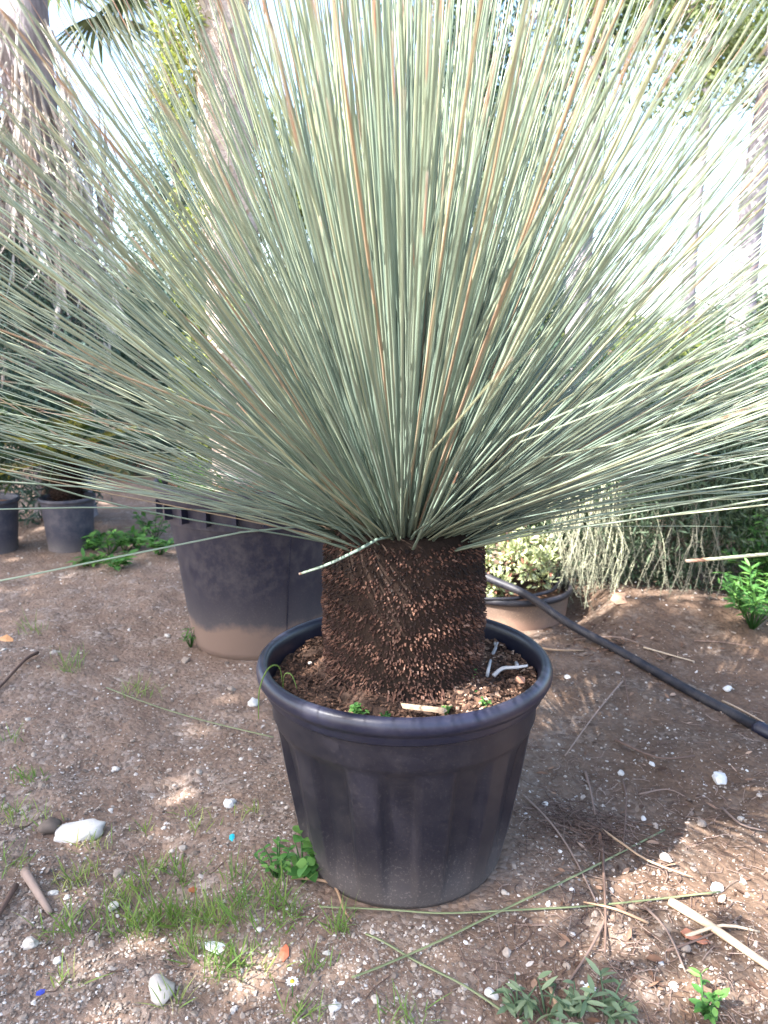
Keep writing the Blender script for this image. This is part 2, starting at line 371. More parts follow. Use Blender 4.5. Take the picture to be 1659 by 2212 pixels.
# ------------------------------------------------------------------ main pot
SOILZ=.412; SW=SOILZ+PZ-.006
def ribfn(a,r,z):
    k=max(0,min(1,(.335-z)/.05))*max(0,min(1,(z-.035)/.06))
    w_=math.cos(a*12+.6); return -.016*k*max(0,min(1,(w_+.05)/.10))
pot=thing('plant_pot','large ribbed black plastic pot holding the spiky grass tree','plant pot',(POT.x,POT.y,PZ-.006))
b=MB(); b.lathe([(.0,.0),(.19,.0),(.208,.004),(.216,.02),(.224,.055),(.232,.09),(.244,.16),(.256,.23),(.266,.30),(.270,.322),(.271,.330),(.274,.336),(.2775,.345),(.280,.40),(.281,.422)],208,fn=ribfn); b.build('wall',M['pot'],pot)
b=MB(); b.lathe([(.276,.398),(.288,.398),(.2925,.402),(.2935,.412),(.2975,.420),(.304,.424),(.308,.432),(.3085,.440),(.306,.449),(.300,.455),(.293,.4565),(.287,.454),(.283,.447),(.281,.435),(.278,.40),(.274,.36)],128); b.build('rim',M['rim'],pot)
so=[]; n=110; b=MB(); rr=np.linspace(0,.2765,26); vs_=[];
for r_ in rr:
    for k_ in range(n):
        a_=2*math.pi*k_/n; x=r_*math.cos(a_); y=r_*math.sin(a_)
        vs_.append((x,y,SOILZ+(float(vnoise(x*18+5,y*18))-.5)*.022+(float(vnoise(x*60,y*60+9))-.5)*.010+(.022*math.exp(-((r_-.155)/.035)**2))))
b.add(vs_,[(i*n+k_,i*n+(k_+1)%n,(i+1)*n+(k_+1)%n,(i+1)*n+k_) for i in range(25) for k_ in range(n)],.35)
soil=b.build('soil',M['potsoil'],pot)
b=MB()
for _ in range(2600):
    r_=math.sqrt(random.uniform(.158**2,.272**2)); a_=random.uniform(0,6.28); x,y=r_*math.cos(a_),r_*math.sin(a_); right=x>.05
    s1=random.uniform(.0025,.0065)*(1.5 if right and random.random()<.5 else 1)
    b.box((x,y,SOILZ+(float(vnoise(x*18+5,y*18))-.5)*.022+.022*math.exp(-((r_-.155)/.035)**2)+.003),(s1*random.uniform(1,2.2),s1*.8,s1*.45),(random.gauss(0,.4),random.gauss(0,.4),random.uniform(0,6)),(random.random()**1.6)*(1 if right else .6),.3)
o=b.build('bark_chips',M['mulch'],soil,False); o['kind']='stuff'

# ------------------------------------------------------------------ grass tree
TZ0,TZ1=.425,.738
gt=thing('grass_tree','spiky grey green grass tree with thick dark scaly trunk in the ribbed pot','grass tree',(POT.x,POT.y,0))
trk=MB()
def trr(z):
    t=(z-TZ0)/(TZ1-TZ0); return .158+.006*math.sin(t*3.1)+.009*max(0,.14-t)/.14 - .012*max(0,t-.93)/.07
prof=[(trr(z),z) for z in np.linspace(TZ0-.02,TZ1,18)]+[(.13,TZ1+.02),(.06,TZ1+.035),(.0,TZ1+.04)]
trk.lathe(prof,72); trunk=trk.build('trunk',M['core'],gt)
sb=MB(); N=8500
for i in range(N):
    z=TZ0+(TZ1-TZ0+.01)*((i+.5)/N)+random.gauss(0,.0015); a_=i*2.399963+random.gauss(0,.06); t=(z-TZ0)/(TZ1-TZ0); ring=.5+.5*math.sin(z*95+2.2*math.sin(a_+1)+5*float(vnoise(math.cos(a_)*1.5+7,math.sin(a_)*1.5+z*6))); r_=trr(min(z,TZ1))+.003*ring+.005*(float(vnoise(math.cos(a_)*2+9,math.sin(a_)*2+z*9))-.5)
    o_=Vector((math.cos(a_),math.sin(a_),0)); tn=Vector((-math.sin(a_),math.cos(a_),0)); up=Vector((0,0,1))
    ln=random.uniform(.004,.0085)*(1+1.2*max(0,.12-t)/.12); dirv=(o_+up*(random.gauss(-.45,.3)-(.8 if t<.12 else 0))+tn*random.gauss(0,.28)).normalized()
    w_=random.uniform(.0011,.0021); hgt_=random.uniform(.0009,.0015); p0=o_*(r_-.002)+up*z; p1=p0+dirv*ln
    u2=dirv.cross(tn).normalized()
    band=ring; cval=min(1,max(0,random.betavariate(1.8,3.4)*(.25+1.0*band)+.22*(1-t)-.16*max(0,t-.55)/.45))  # darkens towards the top: mostly crown shadow painted in, partly black leaf bases
    if random.random()<.02: cval=random.uniform(.5,.9)
    q0=[p0-tn*w_-u2*hgt_,p0+tn*w_-u2*hgt_,p0+tn*w_+u2*hgt_,p0-tn*w_+u2*hgt_]; q1=[p1-tn*w_*.7-u2*hgt_*.6,p1+tn*w_*.7-u2*hgt_*.6,p1+tn*w_*.7+u2*hgt_*.6,p1-tn*w_*.7+u2*hgt_*.6]
    sb.add(q0+q1,[(4,5,6,7),(0,1,5,4),(1,2,6,5),(2,3,7,6),(3,0,4,7)],cval)
o=sb.build('leaf_bases',M['stub'],trunk,False); o['kind']='stuff'
# dry flattened leaf bases hanging over the soil at the foot
for i in range(90):
    a_=random.uniform(0,6.28); o_=Vector((math.cos(a_),math.sin(a_),0)); s=MB() if i==0 else s
    L=random.uniform(.018,.036); s.leaf(o_*(trr(TZ0)-.006)+Vector((0,0,TZ0+random.uniform(.015,.05))),o_+Vector((random.gauss(0,.2),random.gauss(0,.2),random.uniform(-.9,-.25))),L,random.uniform(.004,.008),o_+Vector((0,0,1)),.12,.1,random.uniform(.35,.85),3)
o=s.build('dry_leaf_skirt',M['stub'],trunk,False); o['kind']='stuff'
# leaves: variants along +Z bending towards +X
def leafgeo(L,W,bend,wav,seg=9,kink=0,kt=2):
    pts=[];th=0;p=Vector((0,0,0)); out=[(p.copy(),0.0)]
    for i in range(seg):
        t=(i+1)/seg; th=bend*(t**1.3)+wav*math.sin(t*4.2)+(kink if t>kt else 0); p=p+Vector((math.sin(th),0,math.cos(th)))*(L/seg); out.append((p.copy(),th))
    vs_=[];ts=[]
    for i,(p,th) in enumerate(out):
        t=i/seg; w_=W*(1.25-.25*min(1,t*6))*(1-.52*t); w_=w_*(.3 if i==seg else 1); h_=w_*.55; nx_=Vector((math.cos(th),0,-math.sin(th)))
        vs_+=[p+nx_*h_*.5,p+Vector((0,w_*.5,0)),p-nx_*h_*.5,p-Vector((0,w_*.5,0))]; ts+=[t]*4
    # short dry tip: make the last ring sit close so that t marks the last centimetres
    fs=[(i*4+k,i*4+(k+1)%4,(i+1)*4+(k+1)%4,(i+1)*4+k) for i in range(seg) for k in range(4)]+[(seg*4,seg*4+1,seg*4+2,seg*4+3)]
    return vs_,fs,ts
BENDS=[-.10,0,.10,.2,.32,.45,.62]; variants={}
for bi,bd in enumerate(BENDS):
    for wi in range(5):
        b=MB(); L=1.0
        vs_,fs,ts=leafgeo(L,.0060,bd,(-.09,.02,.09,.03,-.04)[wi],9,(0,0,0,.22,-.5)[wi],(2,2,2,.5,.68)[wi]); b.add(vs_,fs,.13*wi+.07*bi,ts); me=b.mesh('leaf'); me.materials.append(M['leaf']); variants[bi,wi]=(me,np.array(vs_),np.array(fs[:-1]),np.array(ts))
leaves=[]; NL=1800
for i in range(NL):
    az=i*2.399963+random.gauss(0,.12); ca=math.cos(az); sa=math.sin(az)
    front=max(0,-sa)           # 1 when pointing at the camera
    emin=(14 if ca<0 else 9)+16*front**1.5
    u=random.random(); e=emin+(89-emin)*u**1.08+random.gauss(0,1.5)
    e=max(e,emin-3); er=R(e)
    ro=.012+.128*max(0.0,1-e/90)**.7*random.uniform(.75,1.08); ro=min(ro,.148)
    base=Vector((ca*ro,sa*ro,TZ1+.028-.16*ro+random.uniform(-.006,.01)-.02*(ro>.11)))
    L=random.uniform(.86,1.10)*(.97 if e<30 else 1.06)
    if random.random()<.05: L*=random.uniform(.5,.85)
    bend=((.30 if ca>0 else .22)*math.cos(er)+random.gauss(0,.12))*(.45 if front>.5 else 1); bi=min(range(7),key=lambda q_:abs(BENDS[q_]-bend)); wi=random.choice((0,0,0,1,1,1,2,2,2,3)) if random.random()>.02 else 4
    Mx=Matrix.Translation(base)@Matrix.Rotation(az+random.gauss(0,.06),4,'Z')@Matrix.Rotation(math.pi/2-er-bend*.45,4,'Y')@Matrix.Rotation(random.choice((0,0,random.gauss(0,.6))),4,'Z')@Matrix.Diagonal((random.uniform(.75,1.2),random.uniform(.75,1.2),L,1))
    mid=Mx@Vector((0,0,.55)); wp=Vector((POT.x,POT.y,0))+mid; d=(wp-Vector((0,0,CAM_H))); depth=d.y*math.cos(PITCH)-d.z*math.sin(PITCH)
    leaves.append((depth,bi,wi,Mx))
# leaves that point straight at the lens would end right in front of it: nurseries trim them, so keep a clear cone
def clear(Mx):
    for q_ in (.6,.8,1.0):
        w_=Vector((POT.x,POT.y,0))+Mx@Vector((0,0,q_)); d=w_-Vector((0,0,CAM_H)); dep=d.y*math.cos(PITCH)-d.z*math.sin(PITCH)
        if dep<.95: 
            v_=CY-F*(d.y*math.sin(PITCH)+d.z*math.cos(PITCH))/dep
            if dep<.42 or v_>1000: return False
    return True
leaves=[l for l in leaves if clear(l[3])]
leaves.sort(key=lambda l:l[0])
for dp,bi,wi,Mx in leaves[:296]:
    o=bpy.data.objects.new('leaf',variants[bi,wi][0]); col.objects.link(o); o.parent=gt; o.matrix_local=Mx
VV=[];FF=[];RR=[];TT=[];off=0
for dp,bi,wi,Mx in leaves[296:]:
    me,v_,f_,t_=variants[bi,wi]; m_=np.array(Mx); VV.append(v_@m_[:3,:3].T+m_[:3,3]); FF.append(f_+off); off+=len(v_); RR.append(np.full(len(v_),random.random())); TT.append(t_)
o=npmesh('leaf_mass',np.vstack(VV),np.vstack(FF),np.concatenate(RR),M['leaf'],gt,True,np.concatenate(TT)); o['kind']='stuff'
# the short bent leaf hanging in front of the trunk, and a few drooping ones on the left
off_=Vector((POT.x,POT.y,0))
def special(pts,w0,w1,name='leaf',mt='leaf',rnd=.3):
    b=MB(); n_=len(pts); b.tube([Vector(p)-off_ for p in pts],[w0+(w1-w0)*i/(n_-1) for i in range(n_)],6,rnd,.6); return b.build(name,M[mt],gt)
pt=[AT(850,1158,1.44),AT(815,1165,1.37),AT(770,1190,1.33),AT(720,1214,1.32),AT(690,1226,1.32),AT(668,1233,1.32),AT(646,1240,1.32)]
o=special(pt,.0042,.0030); o['label']='short bent leaf with a brown cut tip hanging past the trunk'
special([AT(720,1148,1.52),AT(640,1138,1.45),AT(520,1150,1.38),AT(380,1178,1.32),AT(220,1210,1.27),AT(60,1243,1.23),AT(-60,1266,1.2)],.0030,.0022)
special([AT(700,1140,1.55),AT(560,1112,1.5),AT(380,1098,1.45),AT(180,1096,1.41),AT(0,1100,1.38),AT(-120,1106,1.35)],.0030,.0022)
special([AT(716,1138,1.5),AT(560,1104,1.42),AT(380,1074,1.36),AT(180,1052,1.3),AT(0,1040,1.26),AT(-120,1036,1.2)],.0030,.0022)
special([AT(1030,1178,1.48),AT(1120,1150,1.5),AT(1300,1110,1.52),AT(1500,1082,1.53),AT(1700,1062,1.54)],.0030,.0022)

# ------------------------------------------------------------------ rear pot with pale trunk
rp=thing('plant_pot','tall dark grey plastic pot with clay stained foot and lugs under its rim','plant pot',(REAR.x,REAR.y,-.006)); rp.scale=(1,1,1.12)
b=MB(); b.lathe([(0,0),(.232,0),(.250,.006),(.258,.03),(.272,.12),(.300,.32),(.325,.46),(.333,.49),(.336,.50),(.341,.545)],96); b.build('wall',M['rear'],rp)
b=MB(); b.lathe([(.336,.515),(.360,.516),(.366,.522),(.369,.545),(.371,.565),(.366,.574),(.357,.576),(.349,.570),(.343,.54),(.335,.45)],96); b.build('rim',M['rear'],rp)
for k_ in range(22):
    a_=2*math.pi*k_/22+.1; b=MB(); b.box((0,0,0),(.036,.014,.05)); o=b.build('lug',M['rim'],rp,False,loc=(math.cos(a_)*.349,math.sin(a_)*.349,.492)); o.rotation_euler=(0,0,a_)
b=MB(); b.box((0,0,0),(.002,.003,.44)); o=b.build('seam',M['rim'],rp,False,loc=(math.cos(-1.05)*.2995,math.sin(-1.05)*.2995,.27)); o.rotation_euler=(0,math.atan2(.07,.38),-1.05)
b=MB(); n=60; vs_=[]
for r_ in np.linspace(0,.342,14):
    for k_ in range(n):
        a_=2*math.pi*k_/n; x=r_*math.cos(a_); y=r_*math.sin(a_); vs_.append((x,y,.535+(float(vnoise(x*14,y*14))-.5)*.03+.035*math.exp(-(r_/.16)**2)))
b.add(vs_,[(i*n+k_,i*n+(k_+1)%n,(i+1)*n+(k_+1)%n,(i+1)*n+k_) for i in range(13) for k_ in range(n)],.6); rs=b.build('soil',M['mulch'],rp)
b=MB()
for _ in range(900):
    r_=math.sqrt(random.uniform(.05,.33**2)) if random.random()<.7 else random.uniform(.09,.2); a_=random.uniform(0,6.28); x,y=min(r_,.33)*math.cos(a_),min(r_,.33)*math.sin(a_); s1=random.uniform(.005,.014)
    b.box((x,y,.542+.035*math.exp(-(r_/.16)**2)),(s1*2,s1*.8,s1*.4),(random.gauss(0,.4),random.gauss(0,.4),random.uniform(0,6)),random.uniform(.4,1),.3)
o=b.build('bark_chips',M['mulch'],rs,False); o['kind']='stuff'

def leafcloud(pts, size, asp, rnd, mt, name, parent, droop=0.0, up=0.0):
    n=len(pts); d=rng.normal(0,1,(n,3)); d[:,2]+=up-droop; d/=np.linalg.norm(d,axis=1,keepdims=True)
    q=rng.normal(0,1,(n,3)); s=np.cross(d,q); s/=np.linalg.norm(s,axis=1,keepdims=True)+1e-9; nn=np.cross(s,d)
    L=size*rng.uniform(.6,1.4,n)[:,None]; W=L*asp
    p=np.asarray(pts); v=np.stack([p,p+d*L*.45-s*W*.5+nn*W*.12,p+d*L,p+d*L*.45+s*W*.5+nn*W*.12],1).reshape(-1,3)
    return npmesh(name,v,(np.arange(n)[:,None]*4+np.array([[0,1,2,3]])),np.repeat(rnd,4),mt,parent)
def blobpts(blobs, n, shell=.55, clump=.35):
    vol=np.array([r[0]*r[1]*r[2] for c,r in blobs])**.7; cnt=(n*vol/vol.sum()).astype(int); P=[];Rn=[]
    for (c,r),k in zip(blobs,cnt):
        m=max(3,k//26); d=rng.normal(0,1,(m,3)); d/=np.linalg.norm(d,axis=1,keepdims=True); rad=shell+(1-shell)*rng.random(m)**.6; cc=d*rad[:,None]*(1+rng.normal(0,.10,(m,1)))
        idx=rng.integers(0,m,k); pts=cc[idx]+rng.normal(0,clump*.32,(k,3)); P.append(np.array(c)+pts*np.array(r)); Rn.append(np.clip(rng.normal(.45,.2,m)[idx]+rng.normal(0,.14,k),0,1))
    return np.vstack(P),np.concatenate(Rn)
def limbs(b, root, blobs, r0):
    for c,r in blobs:
        c=Vector(c)-Vector((0,0,r[2]*.3)); mdl=(Vector(root)*.5+c*.5)+Vector((random.gauss(0,.05),random.gauss(0,.05),.1)); b.tube([root,mdl,c],[r0,r0*.6,r0*.15],6)
def tree(name,label,cat,base,trunk_pts,trunk_r,blobs,n,size,asp,fm,bm,group=None,limb=None,droop=0.,shell=.55,clump=.35,up=0.):
    t=thing(name,label,cat,base,group); b=MB(); b.tube(trunk_pts,trunk_r,12); root=limb if limb is not None else trunk_pts[-2]
    limbs(b,root,blobs,min(trunk_r)*.7); b.build('trunk',M[bm],t)
    P,Rn=blobpts(blobs,n,shell,clump); leafcloud(P,size,asp,Rn,M[fm],'crown',t,droop,up); return t

bx=(515-CX)/F*2.95; tb=Vector((bx,2.93,.60))
t=thing('potted_palm','pale rough trunk with yellow green shoots growing in the tall dark pot','palm',tb)
b=MB(); zz=np.linspace(-.02,3.0,60); b.lathe([(.105-.012*min(1,z/.4)+.006*math.sin(z*42)+.02*max(0,.08-z)/.08,z) for z in zz],40,fn=lambda a,r,z:.008*(float(vnoise(a*6,z*22))-.5)+.004*math.sin(a*3+z*9)); ptk=b.build('trunk',M['barkpale'],t)
b=MB()
for i in range(700):
    z=random.uniform(.02,2.9); a_=i*2.4; o_=Vector((math.cos(a_),math.sin(a_),0)); b.leaf(o_*.093+Vector((0,0,z)),o_+Vector((0,0,random.uniform(.6,2.2))),random.uniform(.02,.05),random.uniform(.012,.024),o_,.1,-.2,random.uniform(.25,1),3)
o=b.build('leaf_scars',M['deadfrond'],ptk,False); o['kind']='stuff'
P=[];Rn=[]
for i in range(46):
    a_=random.gauss(math.pi,.7); z=random.uniform(.35,2.2) if i>10 else random.uniform(1.5,2.3); L=random.uniform(.12,.4)
    for k_ in range(70):
        s1=random.random(); P.append((math.cos(a_)*(.09+.14*s1)+random.gauss(0,.016),math.sin(a_)*(.09+.14*s1)+random.gauss(0,.02),z-.0*s1-L*s1**1.5+random.gauss(0,.015))); Rn.append(random.uniform(.2,1))
leafcloud(np.array(P),.035,.35,np.array(Rn),M['yel'],'shoots',t,.6)
b=MB()
for i in range(26):
    a_=i*2.4; e=random.uniform(.2,1.2); d=Vector((math.cos(a_)*math.cos(e),math.sin(a_)*math.cos(e),math.sin(e))); L=random.uniform(.8,1.2)
    pts=[Vector((0,0,2.98))+d*L*s1-Vector((0,0,.5))*s1*s1 for s1 in (0,.3,.6,.8,1)]; b.tube(pts,[.012,.01,.007,.005,.003],5,.4)
    for k_ in range(60):
        s1=.2+.8*k_/60; p=Vector((0,0,2.98))+d*L*s1-Vector((0,0,.5))*s1*s1; sd_=d.cross(Vector((0,0,1))).normalized()*(1 if k_%2 else -1); b.leaf(p,sd_+d*.7-Vector((0,0,.4)),.28*(1.15-s1*.6),.022,Vector((0,0,1)),.1,.15,random.random(),3)
b.build('crown',M['palm'],t)
# weeds in the rear pot
b=MB()
for i in range(60):
    a_=random.uniform(2.6,4.4); r_=random.uniform(.2,.33); b.leaf((math.cos(a_)*r_,math.sin(a_)*r_,.545),(random.gauss(0,.6),random.gauss(0,.6),1.2),random.uniform(.05,.12),random.uniform(.005,.014),None,.15,.25,random.random(),4)
o=b.build('weed_clump',M['weed'],None,loc=(REAR.x,REAR.y,.06)); tag(o,'thin green weeds sprouting inside the tall dark pot','weed')

# ------------------------------------------------------------------ small pots at the left
def small_pot(loc,r,h,label):
    t=thing('plant_pot',label,'plant pot',(loc.x,loc.y,-.005)); b=MB(); b.lathe([(0,0),(r*.78,0),(r*.82,.008),(r*.90,h*.5),(r*.97,h*.93),(r*.975,h*.97)],48); b.build('wall',M['spot'],t)
    b=MB(); b.lathe([(r*.965,h*.93),(r*1.03,h*.93),(r*1.05,h*.96),(r*1.04,h),(r*.99,h*1.005),(r*.95,h*.97),(r*.93,h*.8)],48); b.build('rim',M['spot'],t)
    b=MB(); b.lathe([(0,h*.9),(r*.5,h*.9),(r*.95,h*.88)],32,rnd=.5); b.build('soil',M['mulch'],t); return t
small_pot(SMALL,.145,.30,'small grey plastic pot holding a dark shaggy cycad')
small_pot(EDGE,.15,.30,'dark plastic pot beside the small cycad pot, holding a leafy plant')
cy=thing('cycad','dark shaggy cycad with arching green and yellow fronds in small pot','cycad',(SMALL.x,SMALL.y,.26))
b=MB(); b.lathe([(.075,0),(.085,.06),(.082,.16),(.06,.22),(0,.24)],28); ct=b.build('trunk',M['core'],cy)
b=MB()
for i in range(700):
    z=random.uniform(0,.22); a_=i*2.4; o_=Vector((math.cos(a_),math.sin(a_),0)); b.leaf(o_*.078+Vector((0,0,z)),o_+Vector((0,0,random.uniform(-.2,.9))),random.uniform(.02,.05),.012,o_,.1,0,random.uniform(0,.5),3)
o=b.build('leaf_bases',M['stub'],ct,False); o['kind']='stuff'
def frond(t,base,d,L,sag,m,n=34,ll=.11,lw=.010,rnd=None,nm='frond'):
    b=MB(); d=Vector(d).normalized(); sd_=d.cross(Vector((0,0,1))).normalized()
    cur=lambda s: Vector(base)+d*L*s-Vector((0,0,sag))*s*s
    rv=random.random() if rnd is None else rnd
    b.tube([cur(s) for s in np.linspace(0,1,7)],[.006,.0055,.005,.004,.0035,.003,.002],5,rv)
    for k_ in range(n):
        s=.12+.88*k_/n
        for sg in (-1,1): b.leaf(cur(s),sd_*sg+d*.6+Vector((0,0,.25)),ll*(1.1-.75*abs(s-.45)),lw,Vector((0,0,1)),.1,.1,min(1,max(0,rv+random.gauss(0,.1))),3)
    return b.build(nm,M[m],t)
for i in range(24):
    a_=i*2.4; e=random.uniform(.15,1.25); frond(cy,(0,0,.22),(math.cos(a_)*math.cos(e),math.sin(a_)*math.cos(e),math.sin(e)),random.uniform(.45,.75),random.uniform(.1,.35),'cycad',rnd=1.0 if i%5==0 else None)
lp=thing('potted_plant','leafy dark plant in the dark pot beside the cycad','plant',(EDGE.x,EDGE.y,.26))
b=MB(); b.tube([(0,0,0),(.01,0,.15),(0,.01,.32)],[.012,.01,.006],6); b.build('stem',M['twig'],lp)
P,Rn=blobpts([((0,0,.3),(.2,.2,.2)),((-.1,.1,.48),(.18,.18,.16))],1400); leafcloud(P,.06,.3,Rn,M['cycad'],'foliage',lp,0,.4)

# reddish clay trough behind
tp=G(252,1003); t=thing('clay_trough','reddish terracotta trough lying on the soil behind the small pots','trough',(tp.x,tp.y,hz(tp.x,tp.y)-.01),rz=.25)
for nm,c,s in (('side_wall',(0,-.11,.10),(.62,.03,.20)),('side_wall',(0,.11,.10),(.62,.03,.20)),('end_wall',(-.295,0,.10),(.03,.19,.20)),('end_wall',(.295,0,.10),(.03,.19,.20)),('floor',(0,0,.015),(.56,.19,.03)),('lip',(0,-.128,.185),(.66,.026,.032)),('lip',(0,.128,.185),(.66,.026,.032))):
    b=MB(); b.box(c,s,(0,0,0),.4,.03); b.build(nm,M['terra'],t,False)

# ------------------------------------------------------------------ sunken pot with succulent
SP=SHALLOW; t=thing('plant_pot','low dusty pot sunk in the soil under the pale succulent','plant pot',(SP.x,SP.y,-.06))
b=MB(); b.lathe([(.225,0),(.245,.08),(.252,.165),(.254,.18)],72); b.build('wall',M['clay'],t)
b=MB(); b.lathe([(.250,.166),(.262,.168),(.268,.178),(.266,.190),(.258,.195),(.250,.190),(.246,.17),(.24,.10)],72); b.build('rim',M['hose'],t)
b=MB(); b.lathe([(0,.15),(.12,.148),(.247,.14)],40,rnd=.35,fn=lambda a,r,z:0); b.build('soil',M['mulch'],t)
SB=G(1118,1230,.09); SB=Vector((.50,3.28,.085))
t=thing('succulent_shrub','pale yellow green succulent bush growing in the low sunken pot','shrub',SB)
b=MB(); bl=[]
for i in range(44):
    a_=random.uniform(0,6.28); e=random.uniform(.2,1.4); L=random.uniform(.16,.34); d=Vector((math.cos(a_)*math.cos(e),math.sin(a_)*math.cos(e)*.8,math.sin(e)*.85)); p=d*L; bl.append((p,random.uniform(.035,.06))); b.tube([(0,0,0),p*.5+Vector((0,0,.02)),p],[.010,.007,.004],6)
b.build('stem',M['twig'],t)
b=MB()
for p,r_ in bl:
    for k_ in range(75):
        d=Vector((random.gauss(0,1),random.gauss(0,1),random.gauss(.3,1))).normalized(); b.leaf(p+d*r_*random.uniform(.2,1),d+Vector((random.gauss(0,.4),random.gauss(0,.4),.3)),random.uniform(.018,.032),random.uniform(.010,.016),None,.2,.1,random.uniform(.1,.9) if random.random()<.95 else 1.0,3)
b.build('foliage',M['jade'],t)

# ------------------------------------------------------------------ hoses
hp=[AT(985,1205,3.45),AT(1052,1247,3.25)+Vector((0,0,.0)),]
def hosept(u,v,r): p=GP(u,v); return Vector((p.x,p.y,p.z+r))
R0=.0165
pts=[AT(900,1160,3.30),AT(960,1196,3.19),AT(1047,1245,3.06),Vector((.555,2.955,.1625)),AT(1225,1345,2.83)]+[hosept(u,v,R0*.75) for u,v in ((1330,1410),(1420,1461),(1510,1512),(1600,1560),(1680,1602),(1800,1660),(1960,1730))]
def smooth(p,k=4):
    out=[]
    for i in range(len(p)-1):
        a0,a1,a2,a3=p[max(i-1,0)],p[i],p[i+1],p[min(i+2,len(p)-1)]
        for j in range(k):
            s=j/k; out.append(.5*((2*a1)+(a2-a0)*s+(2*a0-5*a1+4*a2-a3)*s*s+(3*a1-a0-3*a2+a3)*s**3))
    return out+[p[-1]]
t=thing('irrigation_pipe','thick black irrigation pipe running from the sunken pot across the soil','pipe',(pts[4].x,pts[4].y,0))
b=MB(); o0=Vector((pts[4].x,pts[4].y,0)); b.tube([p-o0 for p in smooth(pts)],R0,14); b.build('pipe',M['hose'],t)
fa,fb=hosept(1634,1580,R0*.75),hosept(1700,1612,R0*.75); d=(fb-fa)
b=MB(); b.tube([fa-o0,fa+d*.15-o0,fa+d*.16-o0,fa+d*.8-o0],[.021,.0225,.0195,.0195],16); b.build('coupling',M['rim'],t)
pts=[Vector((.30,3.02,.13)),Vector((.46,2.97,.138)),Vector((.56,2.985,.142)),Vector((.68,3.06,.145)),Vector((.75,3.20,.15)),Vector((.80,3.32,.10)),Vector((.86,3.5,.02))]
b=MB(); b.tube(smooth(pts),.0075,8,.3); o=b.build('drip_hose',M['hose']); tag(o,'thin black drip hose resting on the rim of the sunken pot','hose')

# ------------------------------------------------------------------ weeping shrub on the right
WB=Vector((1.36,3.62,hz(1.36,3.62)))
t=thing('weeping_shrub','dark weeping shrub with pale bare twigs hanging to the soil','shrub',WB)
b=MB(); bl=[((-.62,-.05,.42),(.25,.25,.30)),((-.35,-.05,.55),(.42,.40,.33)),((.05,-.12,.62),(.48,.42,.40)),((.45,-.02,.55),(.45,.4,.36)),((-.05,.25,.75),(.6,.4,.38)),((.75,.15,.50),(.4,.4,.35)),((-.45,.0,.24),(.32,.25,.26)),((.0,.0,.22),(.4,.25,.26)),((.45,.0,.22),(.4,.25,.26)),((.85,.05,.25),(.35,.25,.28))]
b.tube([(0,.1,-.05),(.02,.08,.25),(0,.05,.5)],[.05,.04,.025],8); limbs(b,(0,.06,.4),bl,.018); b.build('trunk',M['barkbrown'],t)
P,Rn=blobpts(bl,52000,.3,.45); leafcloud(P,.038,.20,Rn,M['needle'],'crown',t,.9)
tw=MB(); nd=[]
def hang(x,y,z0,z1,sw):
    k=7; pts=[]; ph=random.uniform(0,6)
    for i in range(k):
        s=i/(k-1); pts.append((x+sw*s+.03*math.sin(s*(3+ph*.6)+ph),y+.015*math.cos(s*4+ph)-.05*math.sin(s*1.6),z0+(z1-z0)*s))
    cr=random.uniform(.4,1) if x<-.2 else random.uniform(0,.35); tw.tube(pts,[.0019*(1-.6*i/(k-1)) for i in range(k)],4,cr)  # sun and shade in the twig colour: left paler as lit, right darker
    L=abs(z1-z0)
    for j in range(int(L*330)):
        s=random.random(); i=min(int(s*(k-1)),k-2); f=s*(k-1)-i; p=Vector(pts[i]).lerp(Vector(pts[i+1]),f); d=Vector((random.gauss(0,1),random.gauss(0,1),-.5)); tw.leaf(p,d,random.uniform(.005,.014),.0022,None,.1,.1,cr*random.uniform(.4,1),2)
for i in range(110):
    u=random.choice((random.gauss(1250,35),random.gauss(1250,30),random.uniform(1180,1330),random.uniform(1300,1560))); Yw=random.uniform(3.12,3.4)
    v1=random.uniform(1215,1310) if u<1320 else random.uniform(1230,1350); p0=AT(u,random.uniform(1030,1130),Yw); p1=AT(u,v1,Yw); z1=max(p1.z,hz(p1.x,p1.y)+.01)
    hang(p0.x-WB.x,p0.y-WB.y,p0.z-WB.z,z1-WB.z,random.gauss(0,.03))
o=tw.build('hanging_twigs',M['pale_twig'],t,False); o['kind']='stuff'

# green leafy weeds right
def leafy(name,label,loc,h,r,n,ls,m='weed',asp=.4,group=None,stems=7,cat='weed'):
    t=thing(name,label,cat,loc,group)
    b=MB(); tips=[]
    for i in range(stems):
        a_=random.uniform(0,6.28); e=Vector((math.cos(a_)*r*random.uniform(.2,1),math.sin(a_)*r*random.uniform(.2,1),h*random.uniform(.5,1))); b.tube([(0,0,-.01),e*.5+Vector((0,0,h*.1)),e],[.0025,.002,.001],5); tips.append(e)
    b.build('stem',M[m],t); lf=MB()
    for k_ in range(n):
        e=random.choice(tips); s=random.uniform(.35,1); p=e*s+Vector((0,0,h*.2*s*(1-s))); d=Vector((random.gauss(0,1),random.gauss(0,1),random.uniform(.0,.7))); lf.leaf(p,d,ls*random.uniform(.6,1.3),ls*asp*random.uniform(.8,1.2),Vector((random.gauss(0,.3),random.gauss(0,.3),1)),.12,.25,random.random(),4)
    lf.build('foliage',M[m],t); return t
leafy('leafy_shrub','low bright green leafy shrub growing on the soil by the weeping shrub',GP(1625,1352),.24,.22,420,.05,asp=.22,stems=22,cat='shrub')
leafy('leafy_shrub','taller loose green shrub with narrow leaves behind the low leafy one',GP(1660,1295),.42,.28,420,.06,asp=.26,stems=22,cat='shrub')
leafy('broad_leaf_weed','broad leaved green weed growing against the foot of the ribbed pot',GP(655,1905),.085,.055,34,.032,asp=.75,stems=9)
